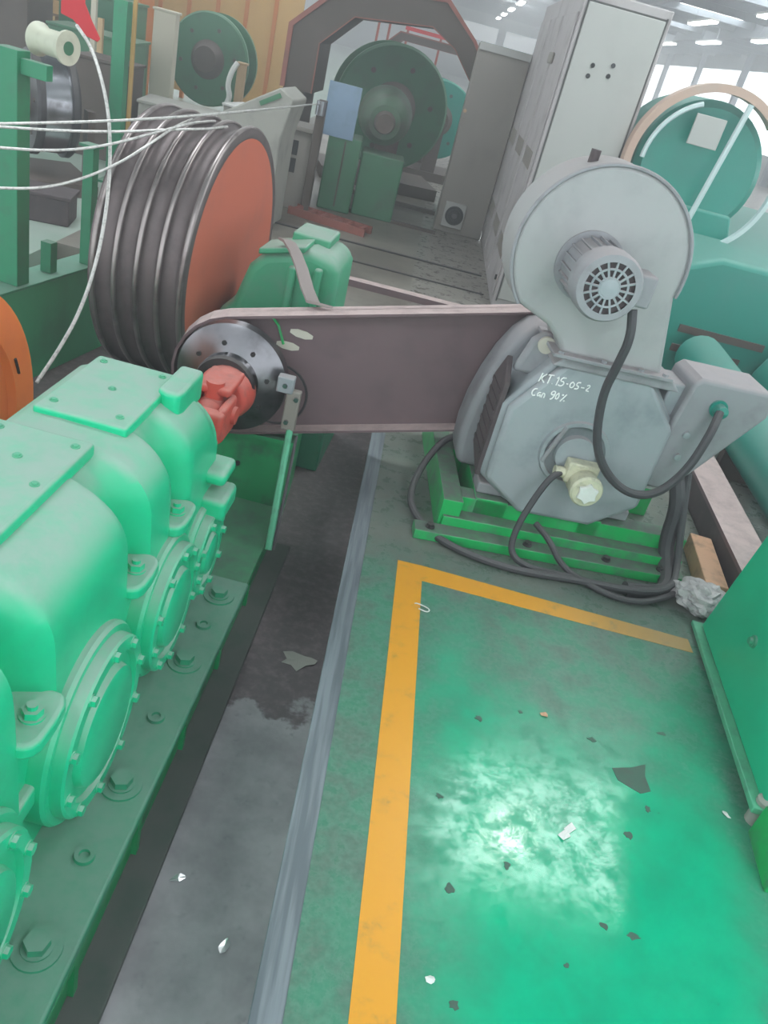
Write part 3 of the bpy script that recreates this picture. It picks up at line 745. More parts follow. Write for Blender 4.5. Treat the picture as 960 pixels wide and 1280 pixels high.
rp_ = [(-0.17, 0.16), (-0.17, 0.84), (-0.215, 0.85), (-0.26, 0.83), (-0.31, 0.77), (-0.355, 0.68), (-0.39, 0.57), (-0.415, 0.45), (-0.425, 0.33), (-0.42, 0.22), (-0.40, 0.16)]
MB().prism(loc(rp_), 0.27, 0.47).build('rear_frame', 'motor_grey_dusty', MO, bevel=0.03, seg=4, ang=40)
# dark vent cover on the left side
v = MB(); v.prism([(0.045, mz(0.24)), (0.25, mz(0.30)), (0.25, mz(0.62)), (0.14, mz(0.74)), (0.045, mz(0.66))], -0.368, -0.345, 'x'); vo = v.build('vent_cover', 'vent_brown', MO, bevel=0.004)
for k in range(7):
    MB().box(-0.374, -0.366, 0.065, 0.235, mz(0.33 + k * 0.045), mz(0.345 + k * 0.045)).build('louvre', 'vent_brown', vo, smooth=False)
# recessed round bearing boss in the front shield, with the cut-out lip
b = MB(); b.lathe([(-0.02, 0.145), (-0.032, 0.14), (-0.032, 0.125), (-0.01, 0.115), (-0.01, 0.085), (-0.045, 0.08), (-0.05, 0.0)], (-0.02, 0, mz(0.45)), 'y', 40); b.build('bearing_cap', 'motor_grey', MO)
b = MB(); b.prism(loc([(-0.15, 0.40), (-0.135, 0.39), (-0.085, 0.55), (-0.10, 0.57)]), -0.036, -0.018); b.build('lip', 'motor_grey_dusty', MO, bevel=0.004)
# slanted top plate below the blower
b = MB(); b.prism(loc([(-0.235, 0.79), (-0.19, 0.835), (0.24, 0.835), (0.285, 0.79)]), -0.03, 0.32); b.build('top_plate', 'motor_grey_dusty', MO, bevel=0.008)
# lifting lug
b = MB()
lug = [(-0.34, 0.69), (-0.30, 0.83), (-0.255, 0.875), (-0.205, 0.86), (-0.19, 0.79), (-0.20, 0.69)]
b.prism(loc(lug), 0.10, 0.15); lo = b.build('lifting_lug', 'motor_grey_dusty', MO, bevel=0.02, seg=3)
b = MB(); b.lathe([(0.085, 0.034), (0.098, 0.034), (0.098, 0.022), (0.096, 0)], (-0.245, 0, mz(0.825)), 'y', 18); b.build('lug_eye', 'tag_cream', lo)
# feet
for x in (-0.34, 0.20):
    for y in (0.04, 0.42):
        MB().box(x, x + 0.14, y, y + 0.12, 0.0, 0.05).build('foot', 'motor_grey_dusty', MO, bevel=0.008)
# encoder with connector
e = MB(); e.box(-0.055, 0.075, -0.11, -0.05, mz(0.36), mz(0.45)); e.build('encoder_flange', 'cream', MO, bevel=0.008)
e = MB(); e.lathe([(-0.05, 0.062), (-0.14, 0.062), (-0.15, 0.066), (-0.175, 0.066), (-0.185, 0.058), (-0.185, 0.0)], (0.025, 0, mz(0.37)), 'y', 30); eo = e.build('encoder', 'cream', MO)
e = MB()
e.prism([(0.025 + 0.045 * math.cos(k * 2 * PI / 12) * (1 if k % 2 else 0.75), mz(0.37) + 0.045 * math.sin(k * 2 * PI / 12) * (1 if k % 2 else 0.75)) for k in range(12)], -0.20, -0.184); e.build('encoder_cap', 'white', eo, bevel=0.003)
e = MB(); e.cyl((-0.065, -0.08, mz(0.39)), 0.022, -0.03, 0.02, 'x', 14); e.build('connector', 'cream', eo)
# chalk writing, hand-drawn strokes lying on the front shield
def strokes(lines, x0, z0, h, slant=0.0):
    mbt = MB()
    for ln in lines:
        mbt.tube([(x0 + (px_ + slant * pz_) * h, -0.0222, mz(z0 + pz_ * h)) for px_, pz_ in ln], 0.0027, 6, smooth=1)
    return mbt
t1 = [[(0, 0), (0.05, 1)], [(0.55, 1), (0.08, .45), (0.6, 0)], [(0.7, .95), (1.35, 1.0)], [(1.0, .98), (1.0, 0)], [(1.45, .05), (1.5, .1)],
      [(1.75, .75), (1.95, 1.0), (1.95, 0)], [(2.7, 1.0), (2.25, .95), (2.2, .55), (2.6, .55), (2.7, .25), (2.45, 0), (2.15, .1)],
      [(2.95, .4), (3.15, .4)], [(3.55, .75), (3.35, .5), (3.45, .1), (3.75, .1), (3.85, .5), (3.55, .75)], [(4.4, .85), (4.05, .8), (4.05, .45), (4.35, .4), (4.35, .1), (3.98, .05)],
      [(4.65, .35), (5.0, .35)], [(5.2, .65), (5.4, .8), (5.55, .6), (5.2, .1), (5.6, .1)]]
t2 = [[(0.45, .85), (0.15, .8), (0.0, .4), (0.2, .0), (0.5, .1)], [(1.0, .5), (.75, .5), (.68, .15), (.85, .05), (1.0, .4), (1.05, 0)], [(1.2, 0), (1.2, .5), (1.4, .5), (1.5, .3), (1.5, 0)],
      [(2.5, .7), (2.3, .5), (2.1, .6), (2.08, .85), (2.3, 1.0), (2.5, .88), (2.5, .5), (2.4, .1), (2.2, 0)], [(2.85, .9), (2.65, .5), (2.8, .05), (3.05, .4), (2.85, .9)],
      [(3.35, 0), (3.75, .9)], [(3.3, .75), (3.4, .85), (3.42, .7), (3.3, .75)], [(3.7, .15), (3.8, .2), (3.8, .05), (3.7, .15)]]
strokes(t1, -0.262, 0.715, 0.036, 0.1).build('chalk_writing', 'chalk', MO)
strokes(t2, -0.275, 0.655, 0.036, 0.1).build('chalk_writing', 'chalk', MO)

# terminal box on the right side of the motor
TB = thing('terminal_box', 'wedge-shaped dusty grey terminal box on the right side of the motor', 'box', (1.245, 3.02, 0.0), YAW)
tp = [(-0.075, 0.36), (0.02, 0.36), (0.11, 0.43), (0.32, 0.755), (0.32, 0.83), (0.29, 0.855), (0.0, 0.855), (-0.03, 0.83), (-0.05, 0.6)]
MB().prism(tp, 0.0, 0.24).build('housing', 'motor_grey_dusty', TB, bevel=0.016, seg=3)
MB().prism([(-0.11, 0.38), (-0.03, 0.38), (-0.02, 0.80), (-0.09, 0.80)], 0.05, 0.22).build('neck', 'motor_grey', TB, bevel=0.01)
g = MB(); g.lathe([(0.0, 0.036), (-0.012, 0.036), (-0.012, 0.026), (-0.05, 0.024), (-0.06, 0.0)], (0.105, 0, 0.755), 'y', 18); g.build('cable_gland', 'teal', TB)
for x, z in ((0.03, .62), (0.035, .52)):
    b = MB(); b.lathe([(0, 0.016), (-0.01, 0.014), (-0.012, 0)], (x, 0, z), 'y', 12); b.build('plug', 'motor_grey', TB)

# green base frame under the motor
BS = thing('motor_base', 'bright green stepped steel base frame under the grey motor', 'base frame', (0.875, 2.98, 0.0), YAW)
MB().box(-0.585, 0.60, -0.155, -0.075, 0.0, 0.045).build('front_rail', 'motor_base_green', BS, bevel=0.004)
MB().box(-0.47, 0.60, -0.075, 0.0, 0.0, 0.085).build('cross_channel', 'motor_base_green', BS, bevel=0.004)
MB().box(-0.47, 0.62, 0.0, 0.09, 0.0, 0.15).build('cross_channel', 'motor_base_green', BS, bevel=0.004)
MB().box(-0.47, 0.62, 0.44, 0.56, 0.0, 0.15).build('cross_channel', 'motor_base_green', BS, bevel=0.004)
MB().box(-0.485, -0.40, -0.06, 0.85, 0.0, 0.155).build('side_rail', 'motor_base_green', BS, bevel=0.004)
MB().box(0.12, 0.22, 0.0, 0.75, 0.0, 0.158).build('side_rail', 'motor_base_green', BS, bevel=0.004)
MB().box(-0.34, -0.20, 0.0, 0.75, 0.0, 0.158).build('side_rail', 'motor_base_green', BS, bevel=0.004)
for x in (-0.52, -0.1, 0.25, 0.5):
    b = MB(); b.cyl((x, -0.115, 0), 0.02, 0.045, 0.05, 'z', 14); b.hexnut((x, -0.115, 0.05), 0.016, 0.012); b.build('bolt', 'dark_steel', BS)

# blower on top
BL = thing('blower', 'round grey centrifugal blower with its own small motor, on top of the motor', 'blower', (0.875, 2.98, 0.83), YAW)
def bz(z): return z - 0.83
vp = []
cx, cz, r = -0.195, 1.195, 0.318
for i in range(49):
    a = math.radians(-12 + (222 + 12) * i / 48)
    rr = r * (1.0 + 0.02 * math.cos(a + 0.6))
    vp.append((cx + rr * math.cos(a), bz(cz + rr * math.sin(a))))
vp += [(-0.30, bz(0.93)), (-0.235, bz(0.875)), (-0.215, bz(0.835)), (0.195, bz(0.835))]
MB().prism(vp, -0.01, 0.24).build('volute', 'blower_grey', BL, bevel=0.018, seg=3, ang=30)
ring = MB(); ring.tube([(px_, -0.012, pz_) for px_, pz_ in vp[:49]], 0.007, 6); ring.build('seam', 'motor_grey_dusty', BL)
cx -= 0.03; cz -= 0.03
fm = MB(); fm.lathe([(-0.005, 0.125), (-0.02, 0.125), (-0.02, 0.102), (-0.20, 0.102)], (cx, 0, bz(cz)), 'y', 36); fm.build('motor_body', 'motor_grey_dusty', BL)
for k in range(20):
    a = 2 * PI * k / 20
    Tm = Matrix.Translation((cx, 0, bz(cz))) @ Matrix.Rotation(a, 4, 'Y')
    MB().box(0.098, 0.112, -0.19, -0.03, -0.003, 0.003, Tm).build('cooling_fin', 'motor_grey_dusty', BL, smooth=False)
fc = MB(); fc.lathe([(-0.19, 0.112), (-0.20, 0.116), (-0.275, 0.116), (-0.29, 0.108), (-0.292, 0.085)], (cx, 0, bz(cz)), 'y', 40, caps=False); fo = fc.build('fan_cowl', 'motor_grey_dusty', BL)
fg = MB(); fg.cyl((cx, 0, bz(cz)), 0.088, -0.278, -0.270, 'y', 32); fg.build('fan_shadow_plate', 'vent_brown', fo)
fg = MB()
for k in range(16):
    a = 2 * PI * k / 16
    fg.tube([(cx + 0.03 * math.cos(a), -0.288, bz(cz) + 0.03 * math.sin(a)), (cx + 0.092 * math.cos(a), -0.288, bz(cz) + 0.092 * math.sin(a))], 0.0042, 5)
for rr in (0.034, 0.062):
    fg.tube([(cx + rr * math.cos(2 * PI * i / 28), -0.288, bz(cz) + rr * math.sin(2 * PI * i / 28)) for i in range(28)], 0.0042, 5, closed=True)
fg.lathe([(-0.288, 0.034), (-0.292, 0.03), (-0.294, 0.0)], (cx, 0, bz(cz)), 'y', 20)
fg.build('fan_grille', 'motor_grey', fo)
tbx = MB(); tbx.box(cx + 0.105, cx + 0.19, -0.20, -0.08, bz(cz - 0.06), bz(cz + 0.05)); tbx.build('terminal_box', 'motor_grey_dusty', BL, bevel=0.01)
cx += 0.03; cz += 0.03
bb = MB(); bb.cyl((cx - 0.11, 0.10, 0), 0.018, bz(cz + r - 0.04), bz(cz + r + 0.012), 'z', 12); bb.build('lifting_eye', 'vent_brown', BL)
fb = MB(); fb.box(-0.25, 0.23, -0.05, 0.27, 0.0, 0.015); fb.build('outlet_flange', 'motor_grey_dusty', BL, bevel=0.003)
for x in (-0.22, -0.05, 0.1, 0.2):
    b = MB(); b.hexnut((x, -0.035, 0.015), 0.012, 0.01); b.build('bolt', 'motor_grey_dusty', BL)

# cables
def cable(pts, r, label, name='power_cable'):
    return tag(MB().tube(pts, r, 10, smooth=3).build(name, 'cable'), label, 'cable')
cable([(0.815, 2.80, 1.09), (0.84, 2.78, 1.00), (0.84, 2.80, 0.90), (0.835, 2.83, 0.75), (0.90, 2.84, 0.52), (1.05, 2.85, 0.39), (1.19, 2.86, 0.39), (1.28, 2.88, 0.52), (1.315, 2.91, 0.68), (1.345, 2.985, 0.755)], 0.017, 'thick grey cable looping from the blower down and up into the terminal box')
cable([(0.835, 2.90, 0.395), (0.78, 2.86, 0.38), (0.74, 2.83, 0.29), (0.70, 2.79, 0.15), (0.70, 2.75, 0.05), (0.78, 2.72, 0.022), (0.95, 2.73, 0.02), (1.2, 2.72, 0.02)], 0.014, 'grey cable drooping from the cream encoder to the floor')
cable([(0.47, 3.40, 0.22), (0.38, 3.36, 0.20), (0.30, 3.22, 0.10), (0.27, 3.05, 0.03), (0.32, 2.88, 0.022), (0.45, 2.74, 0.02), (0.71, 2.675, 0.02), (0.99, 2.72, 0.02), (1.26, 2.70, 0.045), (1.40, 2.78, 0.05), (1.45, 2.92, 0.06), (1.42, 3.02, 0.25), (1.39, 3.10, 0.43)], 0.016, 'black cable lying in a wide loop around the left front of the green base')
cable([(0.80, 2.90, 0.13), (0.86, 2.82, 0.11), (0.93, 2.77, 0.03), (1.08, 2.68, 0.018), (1.22, 2.65, 0.018), (1.36, 2.72, 0.03), (1.50, 2.86, 0.03)], 0.013, 'thin black cable running out from under the motor front')
cable([(1.34, 3.10, 0.42), (1.39, 3.05, 0.30), (1.40, 3.02, 0.12), (1.42, 2.93, 0.035), (1.38, 2.77, 0.018), (1.2, 2.74, 0.018)], 0.034, 'thick dusty conduit hanging below the wedge-shaped terminal box', 'conduit')

# ================================================================== RIGHT: green housing, beam, wood, bag
GH = thing('green_housing', 'bright green sheet steel machine housing at the right edge', 'machine housing', (1.365, 1.64, 0.0), math.radians(-6))
MB().prism([(0.03, 0.075), (0.96, 0.03), (0.86, 0.50), (0.78, 0.95), (0.03, 0.95)], 0.02, 0.6, 'x').build('body', 'panel_green', GH, bevel=0.006)
MB().prism([(0.0, 0.055), (0.985, 0.008), (0.985, 0.026), (0.0, 0.078)], -0.012, 0.05, 'x').build('bottom_flange', 'edge_green', GH, bevel=0.003)
b = MB(); b.lathe([(0.02, 0.022), (0.012, 0.022), (0.010, 0.014), (0.0, 0.012), (0.0, 0)], (0, 0.545, 0.28), 'x', 16); b.build('screw', 'gear_green_dim', GH)
MB().tube([(0.03, 0.03, 0.0), (0.03, 0.03, 0.09)], 0.028, 14).build('foot', 'concrete_block', GH)
MB().box(0.0, 0.3, -0.22, -0.02, 0.0, 0.12).build('skid', 'motor_base_green', GH, bevel=0.005)
RB = thing('channel_beam', 'dusty brown steel channel beam lying behind the green housing', 'beam', (1.70, 3.05, 0.0), math.radians(-3))
MB().box(0.0, 0.18, -0.5, 2.0, 0.13, 0.15).build('top_flange', 'guard_brown', RB)
MB().box(0.0, 0.015, -0.5, 2.0, 0.0, 0.13).build('web', 'vent_brown', RB)
MB().box(0.0, 0.18, -0.5, 2.0, 0.0, 0.012).build('bottom_flange', 'vent_brown', RB)
wb = MB().box(-0.05, 0.05, -0.21, 0.21, 0.0, 0.085).build('wood_block', 'wood', None, bevel=0.004, loc=(1.62, 3.04, 0.0), rot=(0, 0, math.radians(-6)))
tag(wb, 'pale brown wooden block on the floor next to the brown beam', 'wood block')
bm = bmesh.new(); bmesh.ops.create_icosphere(bm, subdivisions=4, radius=0.11)
rnd = random.Random(5)
from mathutils import noise as mn
for v_ in bm.verts:
    d_ = v_.co.normalized()
    v_.co *= 0.85 + 0.5 * abs(mn.noise(d_ * 2.3)) + 0.10 * abs(mn.noise(d_ * 6.0))
    v_.co.z = v_.co.z * 0.55 + 0.03; v_.co.z = max(v_.co.z, -0.02) + 0.02
me = bpy.data.meshes.new('plastic_bag'); bm.to_mesh(me); bm.free(); me.materials.append(M['bag'])
bo = bpy.data.objects.new('plastic_bag', me); COL.objects.link(bo); bo.location = (1.52, 2.76, 0.0)
tag(bo, 'crumpled pale plastic bag on the floor by the wooden block', 'bag')

# litter
def flat(name, poly, x, y, z, rz, mat, label, cat):
    m_ = MB(); n_ = len(poly)
    rnd_ = random.Random(len(label))
    vs = [(a, b, rnd_.uniform(0.001, 0.006)) for a, b in poly]; vs2 = [(a, b, c + 0.0012) for a, b, c in vs]
    ctr = [(0, 0, 0.006), (0, 0, 0.0072)]
    allv = vs + vs2 + ctr
    f_ = []
    for i in range(n_):
        j = (i + 1) % n_
        f_ += [(j, i, 2 * n_), (n_ + i, n_ + j, 2 * n_ + 1), (i, j, n_ + j, n_ + i)]
    m_.add(allv, f_)
    o = m_.build(name, mat, None, smooth=False, loc=(x, y, z), rot=(0, 0, rz)); return tag(o, label, cat)
flat('paper_scrap', [(-0.035, -0.012), (-0.005, -0.014), (-0.003, -0.006), (0.03, -0.006), (0.032, 0.014), (-0.004, 0.012), (-0.006, 0.008), (-0.034, 0.008)], 0.80, 1.475, 0.0, 0.75, 'white', 'white paper scrap on the shiny green floor', 'paper')
flat('paper_scrap', blob(7, 0.014, 4), 0.43, 1.0, 0.0, 0.2, 'white', 'tiny white paper scrap beside the yellow line', 'paper')
flat('paper_scrap', blob(7, 0.017, 6, .5), 1.31, 1.665, 0.0, -0.8, 'white', 'small white scrap at the foot of the green housing', 'paper')
flat('wood_chip', blob(7, 0.016, 8, .8), 0.78, 1.91, 0.0, 0.2, 'wood', 'tiny orange chip on the green floor', 'chip')
flat('foil_scrap', blob(8, 0.03, 9, .5), -0.205, 1.40, -0.45, 0.6, 'foil', 'small shiny foil scrap on the pit floor nearest the gearbox', 'foil')
flat('foil_scrap', blob(8, 0.028, 12, .6), -0.03, 1.24, -0.45, 1.3, 'foil', 'shiny foil scrap on the pit floor nearest the steel edge', 'foil')
flat('rag', blob(11, 0.07, 15, .8), -0.03, 2.40, -0.45, 0.3, 'concrete_block', 'grey rag on the pit floor near the oil stain', 'rag')
wl = MB().tube([(0.335, 2.33, 0.004), (0.345, 2.335, 0.004), (0.385, 2.32, 0.005), (0.392, 2.305, 0.005), (0.38, 2.295, 0.004), (0.35, 2.305, 0.004)], 0.0022, 6, smooth=2).build('wire_loop', 'white')
tag(wl, 'small bent white wire on the corner of the yellow line', 'wire')

# ================================================================== MIDDLE BACKGROUND: cabinets
CB = thing('control_cabinet', 'tall pale grey control cabinet with four holes, behind the blower', 'cabinet', (0.80, 6.6, 0.0), 0.0)
MB().box(0.0, 0.62, 0.0, 2.75, 0.0, 2.26).build('body', 'cabinet_side', CB, bevel=0.008)
fd = MB(); fd.box(0.035, 0.585, -0.014, 0.0, 0.08, 2.19); fdo = fd.build('door', 'cabinet_grey', CB, bevel=0.006)
sm = MB()
sm.box(0.022, 0.034, -0.006, 0.0, 0.06, 2.21); sm.box(0.586, 0.598, -0.006, 0.0, 0.06, 2.21); sm.box(0.022, 0.598, -0.006, 0.0, 2.191, 2.203)
sm.build('door_seal', 'seam', CB, smooth=False)
for x, z in ((0.19, 1.83), (0.33, 1.86), (0.18, 1.76), (0.32, 1.79)):
    b = MB(); b.cyl((x, 0, z), 0.016, -0.019, -0.010, 'y', 14); b.build('hole', 'black', fdo)
for i in range(3):
    dd = MB(); dd.box(-0.012, 0.0, 0.06 + 0.9 * i, 0.90 + 0.9 * i, 0.08, 2.12); do = dd.build('side_door', 'cabinet_side', CB, bevel=0.005)
    lv0 = None
    for zz in (0.35, 1.05):
        for k in range(7):
            yy = 0.2 + 0.9 * i + k * 0.085
            if lv0 is None: lv0 = MB().box(-0.020, -0.011, -0.006, 0.006, 0.0, 0.13).build('louvre', 'cabinet_beige', do, smooth=False, loc=(0, yy, zz))
            else: share(lv0, do, (0, yy, zz))
b = MB().box(-0.035, -0.012, 0.70, 0.95, 1.78, 1.86); b.build('bracket', 'cabinet_beige', CB, bevel=0.01)
b = MB(); b.cyl((-0.016, 0.10, 0.22), 0.022, -0.01, 0.01, 'x', 12); b.build('lock', 'black', CB)

AC = thing('cooling_cabinet', 'beige grey cabinet with a square cooling fan at its bottom, left of the tall cabinet', 'cabinet', (0.25, 9.2, 0.0))
MB().box(0.0, 0.53, 0.0, 0.45, 0.0, 1.82).build('body', 'cabinet_beige', AC, bevel=0.01)
MB().box(0.0, 0.53, -0.03, 0.02, 1.76, 1.83).build('cornice', 'cabinet_grey', AC, bevel=0.005)
MB().box(0.07, 0.30, -0.03, 0.0, 0.06, 0.32).build('fan_frame', 'cabinet_grey', AC, bevel=0.006)
b = MB(); b.cyl((0.19, 0, 0.19), 0.10, -0.034, -0.029, 'y', 28); b.build('fan_opening', 'black', AC)
b = MB(); b.cyl((0.19, 0, 0.19), 0.03, -0.045, -0.03, 'y', 16); 
for k in range(3): b.tube([(0.19 + rr * math.cos(a), -0.04, 0.19 + rr * math.sin(a)) for rr in [0.04 + 0.028 * k] for a in [2 * PI * i / 24 for i in range(24)]], 0.003, 4, closed=True)
b.build('fan_guard', 'seam', AC)
b = MB(); b.cyl((0.02, 0, 1.2), 0.018, -0.02, 0.0, 'y', 10); b.build('lock', 'card', AC)

# octagonal frames of the stranding machine and the green reels inside
def oct_frame(name, label, x, y, out, inn_, dep, mat, edge, legs):
    t = thing(name, label, 'machine frame', (x, y, 0.0))
    for i in range(len(out) - 1):
        MB().prism([out[i], out[i + 1], inn_[i + 1], inn_[i]], 0.0, dep).build('frame_segment', mat, t, smooth=False)
        def lerp(k, f): return (out[k][0] * (1 - f) + inn_[k][0] * f, out[k][1] * (1 - f) + inn_[k][1] * f)
        MB().prism([out[i], out[i + 1], lerp(i + 1, .14), lerp(i, .14)], -0.03, 0.0).build('edge_strip', edge, t, smooth=False)
        MB().prism([lerp(i, .965), lerp(i + 1, .965), inn_[i + 1], inn_[i]], -0.02, 0.0).build('edge_strip', edge, t, smooth=False)
    for x0, x1, z1 in legs: MB().box(x0, x1, 0.1, dep, 0.0, z1).build('leg', mat, t, smooth=False)
    return t
oct_frame('octagonal_frame', 'big dark octagonal machine hood with red edges, nearest the camera', 0.0, 9.9,
          [(-1.76, 0.93), (-1.76, 1.54), (-1.26, 2.02), (-0.15, 2.13), (0.22, 1.83), (0.50, 1.5)], [(-1.40, 0.93), (-1.40, 1.42), (-1.08, 1.74), (-0.26, 1.84), (0.02, 1.70), (0.30, 1.4)], 0.9, 'frame_dark', 'edge_red', [(-1.74, -1.5, 0.93), (0.36, 0.48, 1.45)])
oct_frame('octagonal_frame', 'smaller dark red octagonal frame behind the big green reel', 0.0, 14.5,
          [(-1.25, 0.0), (-1.25, 1.35), (-0.85, 1.75), (0.15, 1.75), (0.62, 1.35), (0.62, 0.0)], [(-1.13, 0.0), (-1.13, 1.30), (-0.80, 1.63), (0.10, 1.63), (0.50, 1.30), (0.50, 0.0)], 0.5, 'frame_dark', 'edge_red', [])
def reel(name, label, loc_, rz, r, wd, mat, core, cat='reel', group=None, hub=0.25, winding=0.82):
    t = thing(name, label, cat, loc_, rz, group)
    a = MB(); a.lathe([(-wd, hub * r), (-wd, r * 0.96), (-wd + 0.02, r), (-wd + 0.06, r), (-wd + 0.07, r * 0.8)], (0, 0, 0), 'y', 48); a.build('flange', mat, t)
    a = MB(); a.lathe([(wd, hub * r), (wd, r * 0.96), (wd - 0.02, r), (wd - 0.06, r), (wd - 0.07, r * 0.8)], (0, 0, 0), 'y', 48); a.build('flange', mat, t)
    a = MB(); a.cyl((0, 0, 0), r * winding, -wd + 0.06, wd - 0.06, 'y', 40); a.build('winding', core, t)
    a = MB(); a.lathe([(-wd - 0.10, 0.0), (-wd - 0.10, r * 0.28), (-wd - 0.02, r * 0.36), (-wd, r * 0.42), (-wd, r * 0.1)], (0, 0, 0), 'y', 28); a.build('hub', 'frame_dark', t)
    h0 = None
    for k in range(6):
        an = k * PI / 3 + 0.2
        if h0 is None: a = MB(); a.cyl((0, 0, 0), r * 0.045, -wd - 0.008, -wd + 0.002, 'y', 10); h0 = a.build('hole', 'frame_dark', t, loc=(r * 0.68 * math.cos(an), 0, r * 0.68 * math.sin(an)))
        else: share(h0, t, (r * 0.68 * math.cos(an), 0, r * 0.68 * math.sin(an)))
    return t
reel('cable_reel', 'big green steel reel inside the octagonal machine frame', (-0.62, 11.2, 0.92), math.radians(14), 0.70, 0.28, 'mach_green', 'frame_dark')
reel('cable_reel', 'green steel reel behind, seen right of the big green reel', (-0.02, 13.0, 0.80), math.radians(10), 0.52, 0.25, 'teal', 'frame_dark')
reel('cable_reel', 'large dark green reel standing in front of the yellow panels', (-3.05, 12.0, 0.85), math.radians(-8), 0.55, 0.2, 'mach_green', 'mach_green')
CR = thing('reel_cradle', 'dark steel cradle carrying the big green reel', 'cradle', (-0.62, 11.2, 0.0), math.radians(14))
MB().box(-0.75, 0.75, -0.5, 0.5, 0.0, 0.14).build('bed', 'frame_dark', CR)
for y in (-0.44, 0.38): MB().box(-0.14, 0.14, y, y + 0.06, 0.14, 0.92).build('cheek', 'frame_dark', CR)

CR2 = thing('reel_cradle', 'dark steel cradle carrying the small teal reel at the back', 'cradle', (-0.02, 13.0, 0.0), math.radians(10))
MB().box(-0.5, 0.5, -0.45, 0.45, 0.0, 0.12).build('bed', 'frame_dark', CR2)
for y in (-0.42, 0.36): MB().box(-0.1, 0.1, y, y + 0.06, 0.12, 0.80).build('cheek', 'frame_dark', CR2)
# machine head in front of the reels: green cabinet, blue sheet, grey column
GC = thing('green_machine_head', 'dirty green machine head in front of the big green reel', 'machine', (-0.80, 8.75, 0.0), math.radians(4))
MB().box(-0.20, 0.14, 0.0, 0.5, 0.0, 0.72).build('body', 'mach_green', GC, bevel=0.015)
MB().box(-0.03, -0.015, -0.012, 0.0, 0.05, 0.68).build('door_seam', 'frame_dark', GC, smooth=False)
b = MB(); b.lathe([(-0.12, 0.0), (-0.12, 0.16), (-0.05, 0.22), (0.3, 0.26), (0.7, 0.30)], (0.32, 0.3, 0.92), 'y', 32); b.build('spindle_housing', paint('spindle_grime', srgb(72, 100, 78), .6, dirt=srgb(78, 72, 64), dirt_amt=.9, scale=4), GC)
b = MB(); b.lathe([(-0.26, 0.0), (-0.26, 0.09), (-0.12, 0.11)], (0.32, 0.3, 0.92), 'y', 24); b.build('spindle', 'frame_dark', GC)
MB().box(0.16, 0.60, 0.1, 0.55, 0.0, 0.62).build('pedestal', 'mach_green', GC, bevel=0.015)
BSH = MB().box(-0.16, 0.16, 0.0, 0.02, 0.0, 0.48).build('blue_sheet', 'blue_sheet', GC, loc=(-0.12, -0.02, 0.70))
BSH.name = 'splash_sheet'
CO = thing('grey_column', 'grey machine column with two dark openings, beside the green machine head', 'machine column', (-1.50, 8.3, 0.0), math.radians(3))
MB().box(0.0, 0.42, 0.0, 0.4, 0.0, 0.72).build('body', 'cabinet_beige', CO, bevel=0.01)
for z in (0.34, 0.50): MB().box(0.10, 0.28, -0.012, 0.0, z, z + 0.13).build('opening', 'black', CO, smooth=False)
MB().box(0.40, 0.48, -0.06, 0.1, 0.0, 1.02).build('guide_post', 'frame_dark', CO, bevel=0.006)
b = MB(); b.tube([(0.44, -0.08, 0.9), (0.44, -0.08, 1.02)], 0.05, 12); b.build('roller', 'steel', CO)
MB().box(-0.06, 0.46, -0.04, 0.42, 0.72, 0.76).build('top_plate', 'cabinet_beige', CO, bevel=0.006)
DS = thing('control_desk', 'grey sloping control desk behind the sheave', 'control desk', (-1.78, 7.3, 0.0), math.radians(-4))
MB().prism([(0.0, 0.0), (0.56, 0.0), (0.56, 0.75), (0.62, 1.05), (0.50, 1.12), (0.0, 0.80)], 0.0, 0.5).build('body', 'concrete_block', DS, bevel=0.012)
MB().prism([(0.34, 0.98), (0.5, 1.08), (0.52, 1.05), (0.36, 0.95)], -0.012, 0.0).build('panel', 'mach_green', DS)
TL = thing('roller_rack', 'low rusty roller rack lying on the floor beyond the bearing housing', 'rack', (-0.80, 8.0, 0.0), math.radians(-14))
for y in (0.0, 0.22): MB().box(-0.40, 0.40, y, y + 0.03, 0.0, 0.07).build('side_bar', 'edge_red', TL)
r0 = None
for k in range(6):
    if r0 is None: a = MB(); a.cyl((0, 0, 0.05), 0.025, 0.03, 0.22, 'y', 10); r0 = a.build('roller', 'edge_red', TL, loc=(-0.34, 0, 0))
    else: share(r0, TL, (-0.34 + 0.136 * k, 0, 0))

# ================================================================== RIGHT BACKGROUND: green machine with hoops
GM = thing('bow_strander', 'large teal green strander machine with round hoops, right of the blower', 'machine', (1.98, 5.6, 0.0))
MB().prism([(-0.32, 0.0), (2.6, 0.0), (2.6, 0.75), (2.2, 0.95), (0.1, 0.95), (-0.2, 0.82), (-0.32, 0.62)], 0.0, 4.5).build('bed', 'teal', GM, bevel=0.04, seg=3)
for z, x1 in ((0.42, 0.62), (0.28, 0.50)): MB().box(0.0, x1, -0.015, 0.0, z, z + 0.05).build('slot', 'frame_dark', GM, smooth=False)
b = MB(); b.lathe([(0.0, 0.0), (0.0, 0.42), (0.05, 0.47), (0.9, 0.47), (0.95, 0.3)], (-0.01, 0.95, 1.36), 'y', 44); b.build('drum', 'teal', GM)
hp = MB(); hp.lathe([(0.0, 0.52), (0.0, 0.575), (0.12, 0.575), (0.12, 0.52), (0.0, 0.52)], (-0.01, 0.85, 1.36), 'y', 56, a0=0.25 * PI, a1=1.05 * PI, caps=False); hp.build('hoop', 'hoop_orange', GM)
hp = MB(); hp.lathe([(0.0, 0.53), (0.0, 0.56), (0.05, 0.56), (0.05, 0.53), (0.0, 0.53)], (-0.01, 0.80, 1.36), 'y', 56, a0=-0.3 * PI, a1=0.3 * PI, caps=False); hp.build('hoop', 'pale_hoop', GM)
